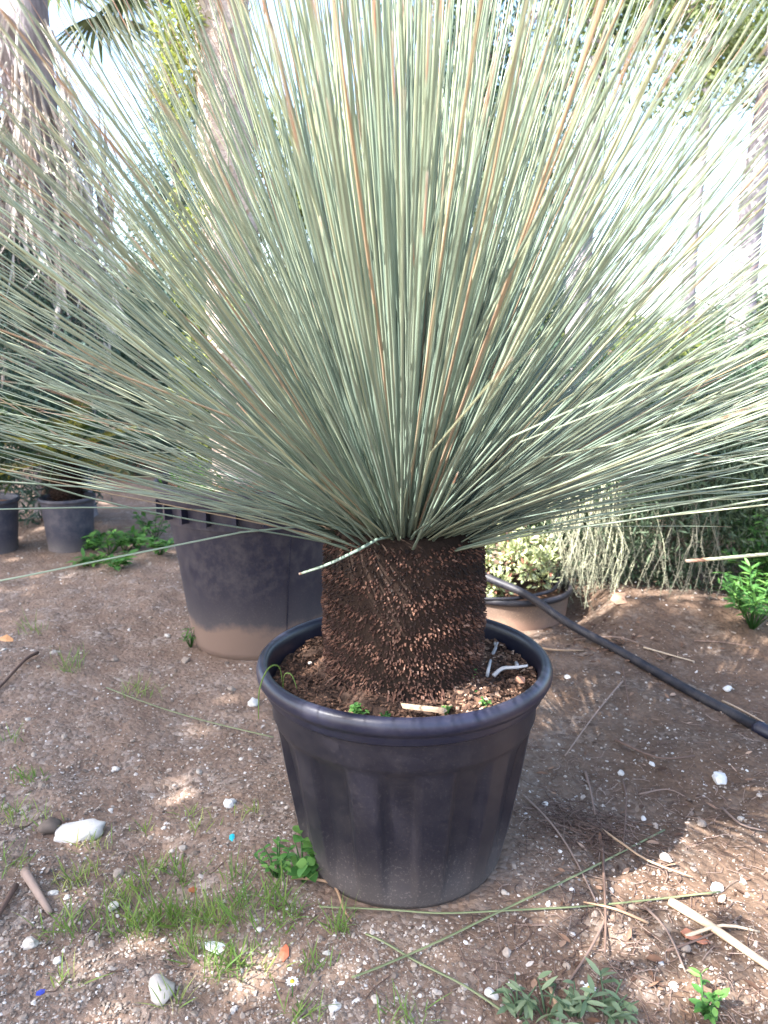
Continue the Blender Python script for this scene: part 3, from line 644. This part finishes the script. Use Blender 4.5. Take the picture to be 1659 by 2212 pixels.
leafy('broad_leaf_weed','feathery green weed beside the broad leaved one near the ribbed pot',GP(600,1895),.07,.06,50,.018,asp=.5,stems=8)
for u,v,h_ in ((205,1180,.10),(235,1190,.13),(270,1185,.15),(300,1180,.12),(335,1160,.17),(345,1190,.12),(250,1222,.07),(195,1215,.05)):
    leafy('green_weed','fresh green weed in the patch between the small pot and tall pot',GP(u,v+8),h_,.13,80,.05,asp=.4,group='weeds between the pots',stems=9)
leafy('green_weed','small weed at the foot of the tall dark pot',GP(412,1398),.09,.05,26,.035,asp=.2,stems=6)
for u,v in ((1120,2192),(1180,2196),(1245,2200),(1310,2202)):
    leafy('grey_weed','greyish green low weed on the soil in front of the pot',GP(u,v),.045,.06,26,.03,'greyweed',asp=.3,group='grey weeds in front of the pot',stems=8)
leafy('green_weed','yellow green weed sprig beside the greyish weeds',GP(1520,2192),.05,.04,30,.02,asp=.5)
# sprigs in the pot
def potp(u,v): return G(u,v,SW+.004)
leafy('weed_sprig','small green sprig growing against the scaly trunk foot',potp(1013,1483),.055,.014,46,.011,asp=.6,stems=4)
leafy('weed_sprig','feathery green sprig by the front rim of the ribbed pot',potp(775,1552),.03,.022,70,.011,asp=.5,stems=8)
for u,v in ((835,1555),(965,1540),(1045,1528),(1020,1505)): leafy('weed_sprig','tiny green seedling in the soil of the ribbed pot',potp(u,v),.016,.014,14,.009,asp=.6,stems=4,group='seedlings in the ribbed pot')
b=MB(); p=potp(612,1500)
for cp in ([p,p+Vector((-.004,-.01,.06)),p+Vector((-.02,-.045,.075)),p+Vector((-.034,-.075,.045)),p+Vector((-.036,-.085,-.01))],[p,p+Vector((.004,-.01,.045)),p+Vector((.02,-.02,.05)),p+Vector((.03,-.02,.02))]):
    q_=smooth([Vector(x) for x in cp],4); b.tube(q_,[.0028*(1-.7*i/len(q_)) for i in range(len(q_))],5,.6,.3)
o=b.build('curled_grass',M['grass']); tag(o,'curled green grass blade drooping over the rim of the ribbed pot','grass')

# bits in the ribbed pot
def sticks(name,label,cat,paths,rad,m,rnd=.5,group=None,n=6):
    b=MB()
    for pp in paths:
        q_=smooth([Vector(x) for x in pp],3) if len(pp)>2 else [Vector(x) for x in pp]; b.tube(q_,[rad*(1-.45*i/max(1,len(q_)-1)) for i in range(len(q_))],n,rnd)
    o=b.build(name,M[m]); return tag(o,label,cat,group)
zp=SW+.012
sticks('silver_twig','silvery bare twig standing in the ribbed pot beside the trunk','twig',[[G(1052,1462,zp),G(1056,1440,zp+.02),AT(1063,1415,1.66),AT(1075,1388,1.66)],[AT(1063,1415,1.66),AT(1071,1399,1.665),AT(1068,1388,1.67)]],.0042,'silver')
sticks('silver_twig','forked silvery twig lying against the inner wall of the ribbed pot','twig',[[G(1066,1460,zp+.004),G(1085,1444,zp+.016),G(1110,1442,zp+.02),G(1140,1438,zp+.024)],[G(1118,1441,zp+.02),AT(1112,1425,1.68),AT(1103,1410,1.69)],[AT(1114,1428,1.68),AT(1128,1415,1.68),AT(1116,1402,1.69)]],.0050,'silver')
b=MB(); p=G(915,1530,zp+.010); b.box(p,(.084,.011,.005),(.05,.04,-.18),.75,.12); o=b.build('wood_chip',M['straw'],None,False); tag(o,'long pale wood chip on the soil of the ribbed pot','wood chip')
def stone(u,v,r,label,m='wstone',rnd=.6,group=None,name='stone',z=None,flat=.65,sub=2,jit=.30,el=(1.25,.95),boxy=1):
    import bmesh
    p=GP(u,v) if z is None else G(u,v,z); r*=.74; bm=bmesh.new(); bmesh.ops.create_icosphere(bm,subdivisions=sub,radius=1)
    sx=random.uniform(0,99); ex,ey=el
    for q_ in bm.verts:
        c=Vector([math.copysign(abs(x_)**boxy,x_) for x_ in q_.co]); k=1+jit*2*(float(vnoise(c.x*1.6+sx,c.y*1.6+c.z*1.3))-.5)+jit*(float(vnoise(c.x*3.5+sx,c.z*3.5+c.y*2))-.5); q_.co=Vector((c.x*k*r*ex,c.y*k*r*ey,c.z*k*r*flat))
    me=bpy.data.meshes.new(name); bm.to_mesh(me); bm.free(); a=me.attributes.new('rnd','FLOAT','POINT'); a.data.foreach_set('value',[rnd]*len(me.vertices)); me.polygons.foreach_set('use_smooth',[r>.022]*len(me.polygons))
    me.materials.append(M[m]); o=bpy.data.objects.new(name,me); col.objects.link(o); o.location=p+Vector((0,0,r*flat*.45)); o.rotation_euler=(random.gauss(0,.15),random.gauss(0,.15),random.uniform(0,6)); return tag(o,label,'stone',group)
stone(670,1433,.0065,'round pale pebble on the soil inside the ribbed pot',z=zp+.004,rnd=.4)
stone(1552,1685,.028,'large white rounded stone on the sunlit soil beside the ribbed pot',rnd=.95)
stone(547,1522,.024,'white angular stone on the gravel just beside the ribbed pot rim',rnd=.85,jit=.4)
stone(497,1740,.020,'white jagged stone on the gravel near the turquoise scrap',rnd=1,jit=.45)
stone(347,2145,.033,'pale pinkish round stone in the grass',rnd=.45)
WS=[(1547,1922,.018),(1177,1740,.012),(1438,1857,.016),(1342,1672,.014),(1060,2150,.014),(1003,2134,.010),(1455,2134,.012),(1612,1936,.010),(1237,2020,.008),(1227,1466,.018),(1335,1455,.012),(1570,1490,.018),(362,1375,.018),(115,1411,.014),(82,1441,.009),(8,1407,.013),(67,2042,.017),(145,1940,.010),(115,1932,.013),(245,1960,.013),(125,2077,.013),(722,2180,.012),(810,2160,.011),(505,2184,.010),(1320,1925,.010),(1270,1705,.008),(60,1555,.012),(250,1665,.012),(240,1752,.010),(430,1670,.011),(520,1640,.009),(705,2060,.010),(560,2010,.009),(1090,1930,.008),(1425,2080,.010),(1390,1770,.010),(370,1840,.009),(395,1835,.012),(1210,1840,.007),(1600,1770,.010)]
LM={'the irrigation pipe':(1400,1480),'the pale split stick':(1530,2000),'the turquoise plastic scrap':(500,1790),'the white broken slab':(200,1800),'the dark blue plastic scrap':(90,2120),'the white daisy':(650,2150),'the greyish weeds':(1120,2170),'the foot of the ribbed pot':(1120,1850),'the clump of brown rootlets':(1330,1780),'the orange dry leaf on the gravel':(40,1410),'the foot of the tall dark pot':(380,1400),'the yellowish grass':(160,1940),'the broad leaved weed by the pot':(620,1960),'the large white rounded stone':(1560,1740),'the white jagged stone':(480,1690),'the pinkish round stone':(380,2120)}
def near(u,v): return min(LM,key=lambda k_:(LM[k_][0]-u)**2+((LM[k_][1]-v)*1.6)**2)
_by={}
for u,v,r_ in WS: _by.setdefault(near(u,v),[]).append((r_,u,v))
for lm,l in _by.items():
    l.sort(reverse=True)
    for i,(r_,u,v) in enumerate(l):
        if i==0 and len(l)>1: stone(u,v,r_*1.1,'largest of the small pale stones near '+lm,'wstone',random.uniform(.2,.95))
        else: stone(u,v,r_*(1 if i==0 else .9),'small pale stone lying near '+lm,'wstone',random.uniform(.2,.95),'small pale stones near '+lm if len(l)>1 else None)
for u,v,r_ in (): stone(u,v,r_,'small pale stone lying on the soil','wstone',random.uniform(.2,.95),'small pale stones on the soil')
for u,v,r_ in ((400,1429,.022),(248,1428,.017),(255,1890,.016),(500,1490,.016),(1365,1960,.012),(1030,1905,.014),(1515,1782,.015),(1095,2060,.012),(90,1700,.014),(1480,2050,.014)): stone(u,v,r_,'small tan stone lying near '+near(u,v),'stone',random.uniform(.4,.65),'small tan stones near '+near(u,v))
o=stone(172,1806,.060,'long white broken slab of stone on the gravel','wstone',.78,name='broken_slab',flat=.48,sub=4,jit=.10,el=(1.3,.62),boxy=.66); o.rotation_euler=(.05,-.06,.22); o['category']='stone slab'
stone(110,1790,.035,'dark grey lump of earth behind the white broken slab','stone',.1,jit=.4)
# coloured scraps
def scrap(u,v,s,c,label,cat,name,m=None):
    b=MB(); k=6; vs_=[(0,0,s*.18)]+[(s*random.uniform(.7,1.1)*math.cos(6.283*i/k)*1.2,s*random.uniform(.6,1)*math.sin(6.283*i/k)*.8,s*random.uniform(-.05,.15)) for i in range(k)]
    vs_+=[(x,y,z-.0016) for x,y,z in vs_]; fs=[(0,1+i,1+(i+1)%k) for i in range(k)]+[(7,8+(i+1)%k,8+i) for i in range(k)]+[(1+i,8+i,8+(i+1)%k,1+(i+1)%k) for i in range(k)]
    b.add(vs_,fs,.6); o=b.build(name,m or plain(name,c),None,False,loc=GP(u,v,.004)); o.rotation_euler=(random.gauss(0,.2),random.gauss(0,.2),random.uniform(0,6)); return tag(o,label,cat)
scrap(502,1811,.011,(.02,.42,.50),'small turquoise plastic scrap on the gravel','scrap','plastic_scrap')
scrap(90,2147,.011,(.06,.08,.45),'small dark blue plastic scrap on the gravel','scrap','plastic_scrap')
scrap(467,2050,.022,(.75,.75,.73),'white shell like flake in the grass','flake','white_flake')
scrap(418,1924,.015,(.38,.13,.05),'small orange brown dry leaf in the grass','leaf','dry_leaf')
scrap(615,2062,.014,(.36,.10,.05),'reddish brown clay shard on the gravel','shard','clay_shard')
scrap(1500,2030,.028,(.40,.16,.09),'curled orange brown dry leaf on the soil beside the pale stick','leaf','dry_leaf')
scrap(15,1385,.032,(.45,.22,.09),'orange brown dry leaf lying on the gravel','leaf','dry_leaf')
scrap(1150,1425,.016,(.36,.18,.11),'reddish dry leaf on the soil inside the ribbed pot','leaf','dry_leaf').location=G(1125,1468,zp+.012)
scrap(1340,1300,.05,(.42,.26,.17),'pale brown dry leaf under the hanging twigs','leaf','dry_leaf')
scrap(1605,1280,.05,(.45,.31,.22),'crumpled tan dry leaf among the green shrubs','leaf','dry_leaf').location=GP(1605,1300,.02)
def daisy(u,v,label):
    t=thing('daisy',label,'flower',GP(u,v)); b=MB(); b.tube([(0,0,-.01),(0,0,.03)],.001,5,.4); b.build('stem',M['weed'],t)
    for k_ in range(11):
        a_=6.283*k_/11; b=MB(); b.leaf((math.cos(a_)*.003,math.sin(a_)*.003,.03),(math.cos(a_),math.sin(a_),.15),.009,.005,Vector((0,0,1)),.1,.1,.95,3); b.build('petal',PET,t)
    b=MB(); b.lathe([(.0045,.029),(.004,.032),(0,.0335)],10); b.build('centre',YEL,t)
PET=plain('petal',(.78,.78,.76)); YEL=plain('daisy_yellow',(.62,.45,.03))
daisy(632,2152,'white daisy with yellow centre in the grass'); daisy(1272,2166,'yellowish white daisy among the greyish weeds')

# sticks, straws and fallen leaves on the soil
def gpath(l,up=.006): return [GP(u,v,up+(.004 if i%2 else 0)) for i,(u,v) in enumerate(l)]
LY='fallen long green leaf lying on the soil in front of the ribbed pot'
def fallen(l,label,r=.0026):
    b=MB(); q_=smooth(gpath(l,.008),5); b.tube(q_,r,5,.75,.6); o=b.build('fallen_leaf',M['fgreen'],None); return tag(o,label,'leaf')
k=NT('fallen_leaf',.5,.3); k.color(k.ramp(k.noise(k.obj(),12,3),[(.3,(.13,.155,.075)),(.7,(.22,.235,.12))])); M['fgreen']=k.m
fallen([(690,1966),(830,1976),(950,1980),(1080,1979),(1300,1962),(1555,1937)],'longest fallen green leaf lying straight across in front of the ribbed pot')
fallen([(760,2120),(830,2097),(950,2040),(1080,1980),(1250,1895),(1435,1800)],'fallen green leaf crossing over the longest one beside the ribbed pot')
fallen([(790,2025),(830,2047),(900,2085),(1000,2140),(1090,2195)],'short fallen green leaf running towards the greyish weeds')
fallen([(230,1490),(330,1530),(440,1560),(590,1600)],'faded green leaf lying on the gravel beside the tall pot')
sticks('pale_stick','thick pale split stick lying on the soil beside orange dry leaf','stick',[gpath([(1448,1958),(1530,2012),(1659,2098),(1760,2165)],.010)],.010,'straw',.85)
sticks('dry_straw','orange dry straw leaning from the rootlet clump','straw',[gpath([(1300,1800),(1340,1832),(1400,1868),(1495,1907)],.010)],.0030,'straw',.6)
BR=[[(1129,1722),(1180,1775),(1230,1840),(1285,1952)],[(1300,1810),(1304,1900),(1308,1990),(1306,2070)],[(1310,1985),(1275,2060),(1215,2145)],[(1264,1672),(1274,1710),(1285,1765)],[(1390,1962),(1440,2020),(1480,2107)],[(1345,1690),(1352,1740),(1345,1840)],[(1345,1475),(1325,1500),(1280,1553),(1220,1640)],[(1344,1438),(1352,1490),(1362,1545)],[(1380,1720),(1440,1712),(1480,1725)],[(1440,2060),(1530,2030),(1600,1985)],[(1330,1600),(1420,1640),(1500,1632)],[(1500,1380),(1560,1390),(1640,1402)],[(1240,1385),(1330,1375),(1400,1400),(1435,1430)],[(1560,1750),(1600,1790),(1655,1800)]]
for l in BR: sticks('brown_twig','thin brown twig lying near '+near(*l[1]),'twig',[gpath(l,.006)],random.uniform(.0022,.0038),'twig',random.uniform(.3,.9),'brown twigs near '+near(*l[1]))
for l in ([(1560,1518),(1600,1540),(1650,1565)],[(1390,1400),(1450,1420),(1500,1432)],[(1160,1402),(1200,1410),(1260,1408)],[(1400,2000),(1330,1975),(1260,1955)],[(1480,2030),(1560,2010),(1640,2020)],[(1210,2200),(1190,2150),(1180,2120)]): sticks('dry_straw','pale dry straw lying near '+near(*l[1]),'straw',[gpath(l,.007)],random.uniform(.003,.0048),'straw',random.uniform(.5,1),'pale straws near '+near(*l[1]))
sticks('dark_stick','dark stick lying on the gravel at the foot of the orange dry leaf','stick',[gpath([(82,1415),(55,1440),(0,1490),(-40,1525)],.010)],.0065,'twig',.1)
sticks('bark_strip','brown strip of bark lying on the gravel near the yellow grass','bark',[gpath([(55,1890),(80,1935),(110,1980)],.008)],.011,'twig',.95)
sticks('dark_stick','dark stick at the grass edge near the bark strip','stick',[gpath([(35,1920),(0,1985),(-30,2030)],.008)],.007,'twig',.15)
sticks('dry_stalk','bent dry stalk lying under the broad leaved weed by the pot','stalk',[gpath([(630,1905),(680,1912),(722,1922),(742,1975),(760,2000)],.010)],.0038,'straw',.35)

# grass tufts
def tuft(u,v,n,h,r,ylw,label,group):
    b=MB()
    for _ in range(int(n*.62)):
        x=max(-1.5*r,min(1.5*r,random.gauss(0,r*.8))); y=max(-r,min(r,random.gauss(0,r*.6))); d=Vector((random.gauss(0,.45),random.gauss(0,.45),1)); b.leaf((x,y,-.006),d,h*random.uniform(.5,1.35),random.uniform(.0016,.0032),None,.2,random.uniform(.0,.5),min(1,max(0,random.gauss(.4+ylw,.18))),4)
    o=b.build('grass_tuft',M['grass'],None,loc=GP(u,v)); tag(o,label,'grass',group)
A=('tuft of fresh green grass growing in the gravel','green grass tufts in the gravel'); B=('sparse tuft of yellowish grass growing in the gravel','yellowish grass tufts in the gravel')
for u,v,n,h,r,y,l in ((280,2010,90,.06,.04,.15,A),(470,2010,70,.08,.03,.15,A),(560,1990,60,.07,.03,.1,A),(430,2060,80,.06,.03,.2,A),(250,1950,50,.06,.03,.2,A),(300,1930,50,.06,.03,.3,B),(560,2080,40,.05,.03,.3,B),(60,1685,60,.05,.03,0,A),(20,1600,30,.05,.03,0,A),(330,2000,110,.07,.035,.05,A),(375,1995,110,.07,.03,.05,A),(440,1985,80,.07,.03,.1,A),(490,2095,130,.07,.03,.05,A),(150,2010,90,.065,.04,.1,A),(510,1900,40,.07,.02,0,A),(520,1960,50,.07,.02,0,A),(600,1950,60,.08,.022,0,A),(625,1990,50,.06,.02,.05,A),(680,2085,50,.04,.025,.05,A),(740,2010,60,.06,.018,.05,A),(870,2195,50,.045,.025,0,A),(400,1905,60,.06,.02,0,A),(340,1885,50,.05,.025,.15,A),(650,2200,40,.06,.02,.05,A),(30,1760,40,.05,.03,.1,A),(150,1450,40,.09,.03,0,A),(310,1500,60,.07,.05,.1,A),(80,1365,40,.08,.04,0,A),(20,1880,40,.06,.03,.1,A),
  (155,1915,70,.05,.03,.45,B),(180,1890,50,.05,.03,.4,B),(200,1830,50,.05,.03,.4,B),(405,1760,30,.04,.02,.4,B),(430,1790,30,.045,.03,.4,B),(540,1760,30,.04,.025,.4,B),(310,1800,30,.04,.03,.4,B),(140,2120,30,.05,.02,.4,B),(380,2170,30,.05,.02,.3,B),(100,1780,30,.05,.03,.3,B),(20,1780,30,.05,.03,.4,B)):
    tuft(u,v,n,h,r,y,('green' if l is A else 'sparse yellowish')+' grass tuft growing near '+near(u,v),('green' if l is A else 'yellowish')+' grass tufts near '+near(u,v))

# ------------------------------------------------------------------ neighbour grass tree at the right, only its leaves reach in
NB=Vector((1.52,1.55,0)); t=thing('grass_tree','neighbouring grass tree whose brown tipped leaves reach in beside the ribbed pot','grass tree',NB)
b=MB(); b.lathe([(.0,.0),(.12,0),(.12,.55),(.09,.60),(0,.62)],32); tk=b.build('trunk',M['core'],t)
b=MB()
for i in range(1300):
    z=.6*(i+.5)/1300; a_=i*2.399963; o_=Vector((math.cos(a_),math.sin(a_),0)); b.leaf(o_*.118+Vector((0,0,z)),o_+Vector((0,0,-.3)),.018,.007,o_,.1,0,random.betavariate(2,3),3)
o=b.build('leaf_bases',M['stub'],tk,False); o['kind']='stuff'
top=NB+Vector((-.05,0,.62))
def nleaf(end,r0,r1,rnd):
    e=Vector(end)-NB; s=Vector((-.06 if e.x<0 else .06,0,.61)); m_=s.lerp(e,.5)+Vector((0,0,.06)); b=MB(); q_=smooth([s,m_,e],6); b.tube(q_,[r0+(r1-r0)*i/(len(q_)-1) for i in range(len(q_))],5,rnd,.6); b.t=[min(1,x*1.0) for x in b.t]; b.build('leaf',M['leaf'],t)
nleaf(AT(1483,1212,1.18),.0055,.0045,.9); nleaf(AT(1500,640,1.45),.0035,.0022,.95); nleaf(AT(1480,975,1.4),.0035,.0024,.9); nleaf(AT(1570,690,1.5),.003,.002,.9)
for i in range(150):
    a_=random.uniform(-1.5,1.9); e=random.uniform(.15,1.45); d=Vector((math.cos(a_)*math.cos(e),math.sin(a_)*math.cos(e),math.sin(e))); nleaf(NB+Vector((0,0,.61))+d*random.uniform(.8,1.0),.0028,.0015,random.random())

# ------------------------------------------------------------------ background trees
def tx(u,Y): return (u-CX)/F*Y/math.cos(PITCH)*1.0
def bg_tree(name,label,u,Y,r,h,blobs,n,size,asp,fm,bm,lean=0,group=None,**kw):
    p=AT(u,744,Y); base=(p.x,Y,hz(p.x,Y)-.05); k=10
    pts=[(lean*(i/k)*h*.1+.03*math.sin(i*1.3),.02*math.cos(i),h*i/k) for i in range(k+1)]; rad=[r*(1.35-.35*min(1,i/2))*(1-.5*i/k) for i in range(k+1)]
    return tree(name,label,'tree',base,pts,rad,[((c[0]+0,c[1],c[2]),q) for c,q in blobs],n,size,asp,fm,bm,group,limb=pts[-3],**kw)
bg_tree('pine_tree','tall grey trunked tree with olive crown rising behind the weeping shrub',1578,7.0,.13,6.2,[((-.9,-.3,3.4),(.9,.7,.45)),((-.2,.2,4.4),(1.3,1.1,.8)),((.9,-.2,4.0),(1.0,.9,.7)),((.2,.3,5.6),(1.5,1.3,.9)),((-1.3,-.5,4.2),(.6,.6,.9))],10500,.09,.3,'olive','barkgrey',.4,droop=.5)
bg_tree('pine_tree','grey and brown trunked tree with dark drooping crown behind the spiky leaves',1243,7.6,.14,6.0,[((-.6,-.2,3.9),(.9,.7,.8)),((-.9,.0,3.0),(.6,.5,.8)),((.5,.1,4.6),(1.1,1.0,.8)),((-.3,.1,5.4),(1.4,1.2,.9)),((-1.2,.2,4.6),(.8,.8,.8))],15000,.10,.25,'conifer','barkgrey',.1,droop=.6)
bg_tree('pine_tree','slim brown trunked tree standing far behind the spiky leaves',1480,11,.11,6.5,[((0,0,5.6),(1.5,1.2,1.0)),((.8,0,4.8),(.9,.9,.6))],7000,.12,.3,'olive','barkgrey',0,droop=.3)
bg_tree('cypress_tree','dark blue green conifer standing behind the palm trunk',400,9.5,.12,4.6,[((0,0,1.2),(.9,.8,1.0)),((0,0,2.2),(.75,.7,.9)),((0,0,3.1),(.5,.5,.8)),((0,0,3.85),(.28,.28,.6))],15000,.10,.2,'bluefir','barkbrown',0,droop=.2,clump=.5)
bg_tree('cypress_tree','broad dark conifer behind the small cycad pot',60,8.0,.14,2.5,[((0,0,.7),(1.3,.8,.75)),((.3,0,1.2),(1.0,.7,.6)),((-.7,.2,1.3),(.9,.7,.7))],16000,.09,.2,'bluefir','barkbrown',0,droop=.2,clump=.5)
bg_tree('cypress_tree','low dark conifer between the cycad and the tall pot',300,8.6,.12,2.0,[((0,0,.7),(1.0,.7,.75)),((.3,0,1.15),(.8,.6,.5))],13000,.09,.2,'conifer','barkbrown',0,droop=.2,clump=.5)
bg_tree('leafy_tree','olive leaved tree behind the crown of the spiky plant',700,10.5,.14,4.6,[((0,0,1.2),(1.4,.8,1.1)),((.3,0,2.4),(1.2,.8,.9)),((-.3,0,3.4),(1.0,.8,.8))],13000,.11,.3,'olive','barkbrown',0,droop=.2)
bg_tree('leafy_tree','dark leaved tree rising behind the top of the spiky leaves',1040,10,.14,5.2,[((0,0,1.3),(1.2,.8,1.1)),((.2,0,2.6),(1.0,.8,1.0)),((.1,0,3.8),(1.1,.9,.9))],13000,.11,.28,'conifer','barkbrown',0,droop=.3)
def bush(name,label,u,Y,blobs,n,size,asp,fm,group=None,**kw):
    p=AT(u,744,Y); t=thing(name,label,'shrub',(p.x,Y,hz(p.x,Y)-.03),group); b=MB(); b.tube([(0,0,0),(.02,0,.3),(0,.02,.6)],[.05,.04,.02],8); limbs(b,(0,0,.4),blobs,.02); b.build('stem',M['barkbrown'],t)
    P,Rn=blobpts(blobs,n,kw.get('shell',.5),kw.get('clump',.4)); leafcloud(P,size,asp,Rn,M[fm],'foliage',t,kw.get('droop',0)); return t
bush('hedge_shrub','sunlit yellow green shrub behind the grey trunked tree',1640,8.4,[((0,0,.6),(.9,.6,.65)),((.5,0,1.0),(.8,.6,.6))],9000,.08,.35,'yel')
bush('hedge_shrub','dark dense shrub behind the weeping shrub',1380,6.0,[((0,0,.5),(.9,.5,.5)),((.4,0,.75),(.7,.5,.4))],12000,.07,.25,'conifer')
bush('hedge_shrub','yellow green shrub with drooping sprays above the weeping shrub',1450,5.2,[((0,0,.95),(.35,.3,.4)),((.25,0,.6),(.5,.35,.4))],6000,.06,.2,'yel',droop=.9)
bush('hedge_shrub','dark shrub directly behind the sunken pot',1130,5.2,[((0,0,.4),(.7,.45,.42)),((.2,0,.75),(.5,.4,.4))],9000,.06,.3,'conifer')
bush('hedge_shrub','dark shrub behind the tall dark pot',640,6.4,[((0,0,.45),(.9,.5,.5)),((.1,0,.9),(.7,.4,.5))],10000,.07,.3,'conifer')
bush('hedge_shrub','dark shrub among the green weeds right of the weeping shrub',1700,5.0,[((0,0,.45),(.6,.5,.5)),((-.1,0,.9),(.5,.4,.4))],9000,.06,.3,'conifer')
bush('hedge_shrub','dense dark conifer shrub in front of the fan palm trunk',70,4.95,[((-.1,0,.5),(.5,.35,.5)),((.05,0,1.05),(.42,.3,.45)),((-.1,0,1.45),(.25,.22,.3))],12000,.06,.2,'bluefir')
bush('hedge_shrub','dense dark conifer shrub beside the fan palm, behind the clay trough',265,6.9,[((0,0,.5),(.6,.4,.5)),((.05,0,1.0),(.5,.35,.5)),((.1,0,1.5),(.3,.25,.35))],10000,.07,.2,'bluefir')
for i,(u,Y) in enumerate(((-250,13),(150,14),(560,15),(900,14.5),(1230,15),(1650,14),(2000,13))):
    bush('hedge_shrub','far rounded shrub closing off the nursery behind '+('the fan palm, outer one','the fan palm, inner one','the dark blue green conifer','the olive leaved tree','the dark drooping tree','the tall grey trunked tree','the sunlit yellow green shrub')[i],u,Y,[((random.uniform(-.5,.5),0,.8),(2.0,.9,1.0)),((random.uniform(-.8,.8),0,1.3),(1.4,.8,.7))],6500,.15,.35,('olive','conifer')[i%2],'far shrubs closing off the nursery')

# palm at the left with hanging dead fronds
p=AT(110,744,5.2); t=thing('fan_palm','palm with grey trunk and a skirt of pale hanging dead fronds','palm',(p.x,5.2,hz(p.x,5.2)-.05))
b=MB(); b.lathe([(.20,0),(.17,.3),(.16,1.0),(.15,2.4),(.14,3.2),(.05,3.4)],28,fn=lambda a,r,z:.03*(float(vnoise(a*4,z*9))-.5)); b.build('trunk',M['barkgrey'],t)
b=MB()
for i in range(150):
    a_=random.uniform(0,6.28); z=random.uniform(2.0,3.1); L=random.uniform(.5,1.0); o_=Vector((math.cos(a_),math.sin(a_),0)); p0=o_*.16+Vector((0,0,z)); p1=o_*random.uniform(.22,.45)+Vector((0,0,z-L*.5)); p2=p1+Vector((random.gauss(0,.04),random.gauss(0,.04),-L*.6))
    rv=random.random(); b.tube([p0,p1,p2],[.008,.006,.003],4,rv)
    for k_ in range(9):
        b.leaf(p1.lerp(p2,random.random()),Vector((random.gauss(0,.25),random.gauss(0,.25),-1)),random.uniform(.15,.4),random.uniform(.012,.03),None,.2,.1,min(1,max(0,rv+random.gauss(0,.2))),3)
o=b.build('dead_fronds',M['deadfrond'],t,False); o['kind']='stuff'
for i in range(26):
    a_=i*2.4; e=random.uniform(-.1,1.2); d=Vector((math.cos(a_)*math.cos(e),math.sin(a_)*math.cos(e),math.sin(e))); L=random.uniform(.6,.9); b=MB(); st=Vector((0,0,3.3)); hub=st+d*L-Vector((0,0,.1))
    b.tube([st,st+d*L*.5,hub],[.014,.011,.009],5,.4); sd_=d.cross(Vector((0,0,1))).normalized(); upv=sd_.cross(d)
    for k_ in range(26):
        an=(k_/25-.5)*3.6; dd=d*math.cos(an)+sd_*math.sin(an)-Vector((0,0,.15)); b.leaf(hub,dd,random.uniform(.55,.75)*(1-.2*abs(an)/1.8),.035,upv,.2,.25,random.random(),4)
    b.build('frond',M['palm'],t,False)

# unseen trees added left of the view; crown lobes placed to throw the shade
tree('added_shade_tree','unseen broad leaved tree added to shade the gravel, its crown overhead','tree',(-5.4,-.3,0),[(0,0,-.1),(.05,0,1.2),(.1,.05,2.4),(.2,.1,3.6),(.3,.2,4.4)],[.2,.16,.14,.11,.08],[((.9,-.2,4.4),(1.0,1.1,.6)),((.9,1.2,4.5),(.9,1.1,.6)),((1.0,2.5,4.5),(.9,1.0,.6)),((.0,.6,5.2),(1.2,1.3,.7)),((.9,-1.4,4.3),(.9,.9,.6)),((1.8,.2,4.4),(.5,.8,.45)),((2.0,-.9,4.4),(.55,.6,.45)),((2.75,.9,4.5),(.5,.45,.35)),((3.6,1.7,4.6),(.45,.6,.4)),((3.8,2.6,4.7),(.5,.6,.4)),((3.2,2.6,4.6),(.5,.6,.4))],13000,.16,.5,'olive','barkbrown',limb=(.1,.05,2.6),shell=.2,clump=.5)
tree('added_shade_tree','second unseen tree added to shade the far gravel by the small pots','tree',(-6.9,4.2,0),[(0,0,-.1),(.05,0,1.2),(.1,.05,2.4),(.2,.1,3.6),(.3,.2,4.4)],[.2,.16,.14,.11,.08],[((1.6,-.6,4.5),(1.1,1.0,.6)),((1.7,.7,4.6),(1.1,1.0,.6)),((1.5,2.0,4.5),(1.1,1.0,.6)),((.3,.3,5.2),(1.4,1.5,.7)),((1.2,-1.8,4.5),(1.0,.8,.6))],8500,.17,.5,'olive','barkbrown',limb=(.1,.05,2.6),shell=.2,clump=.5)  # out of view, put here to dim the far left ground
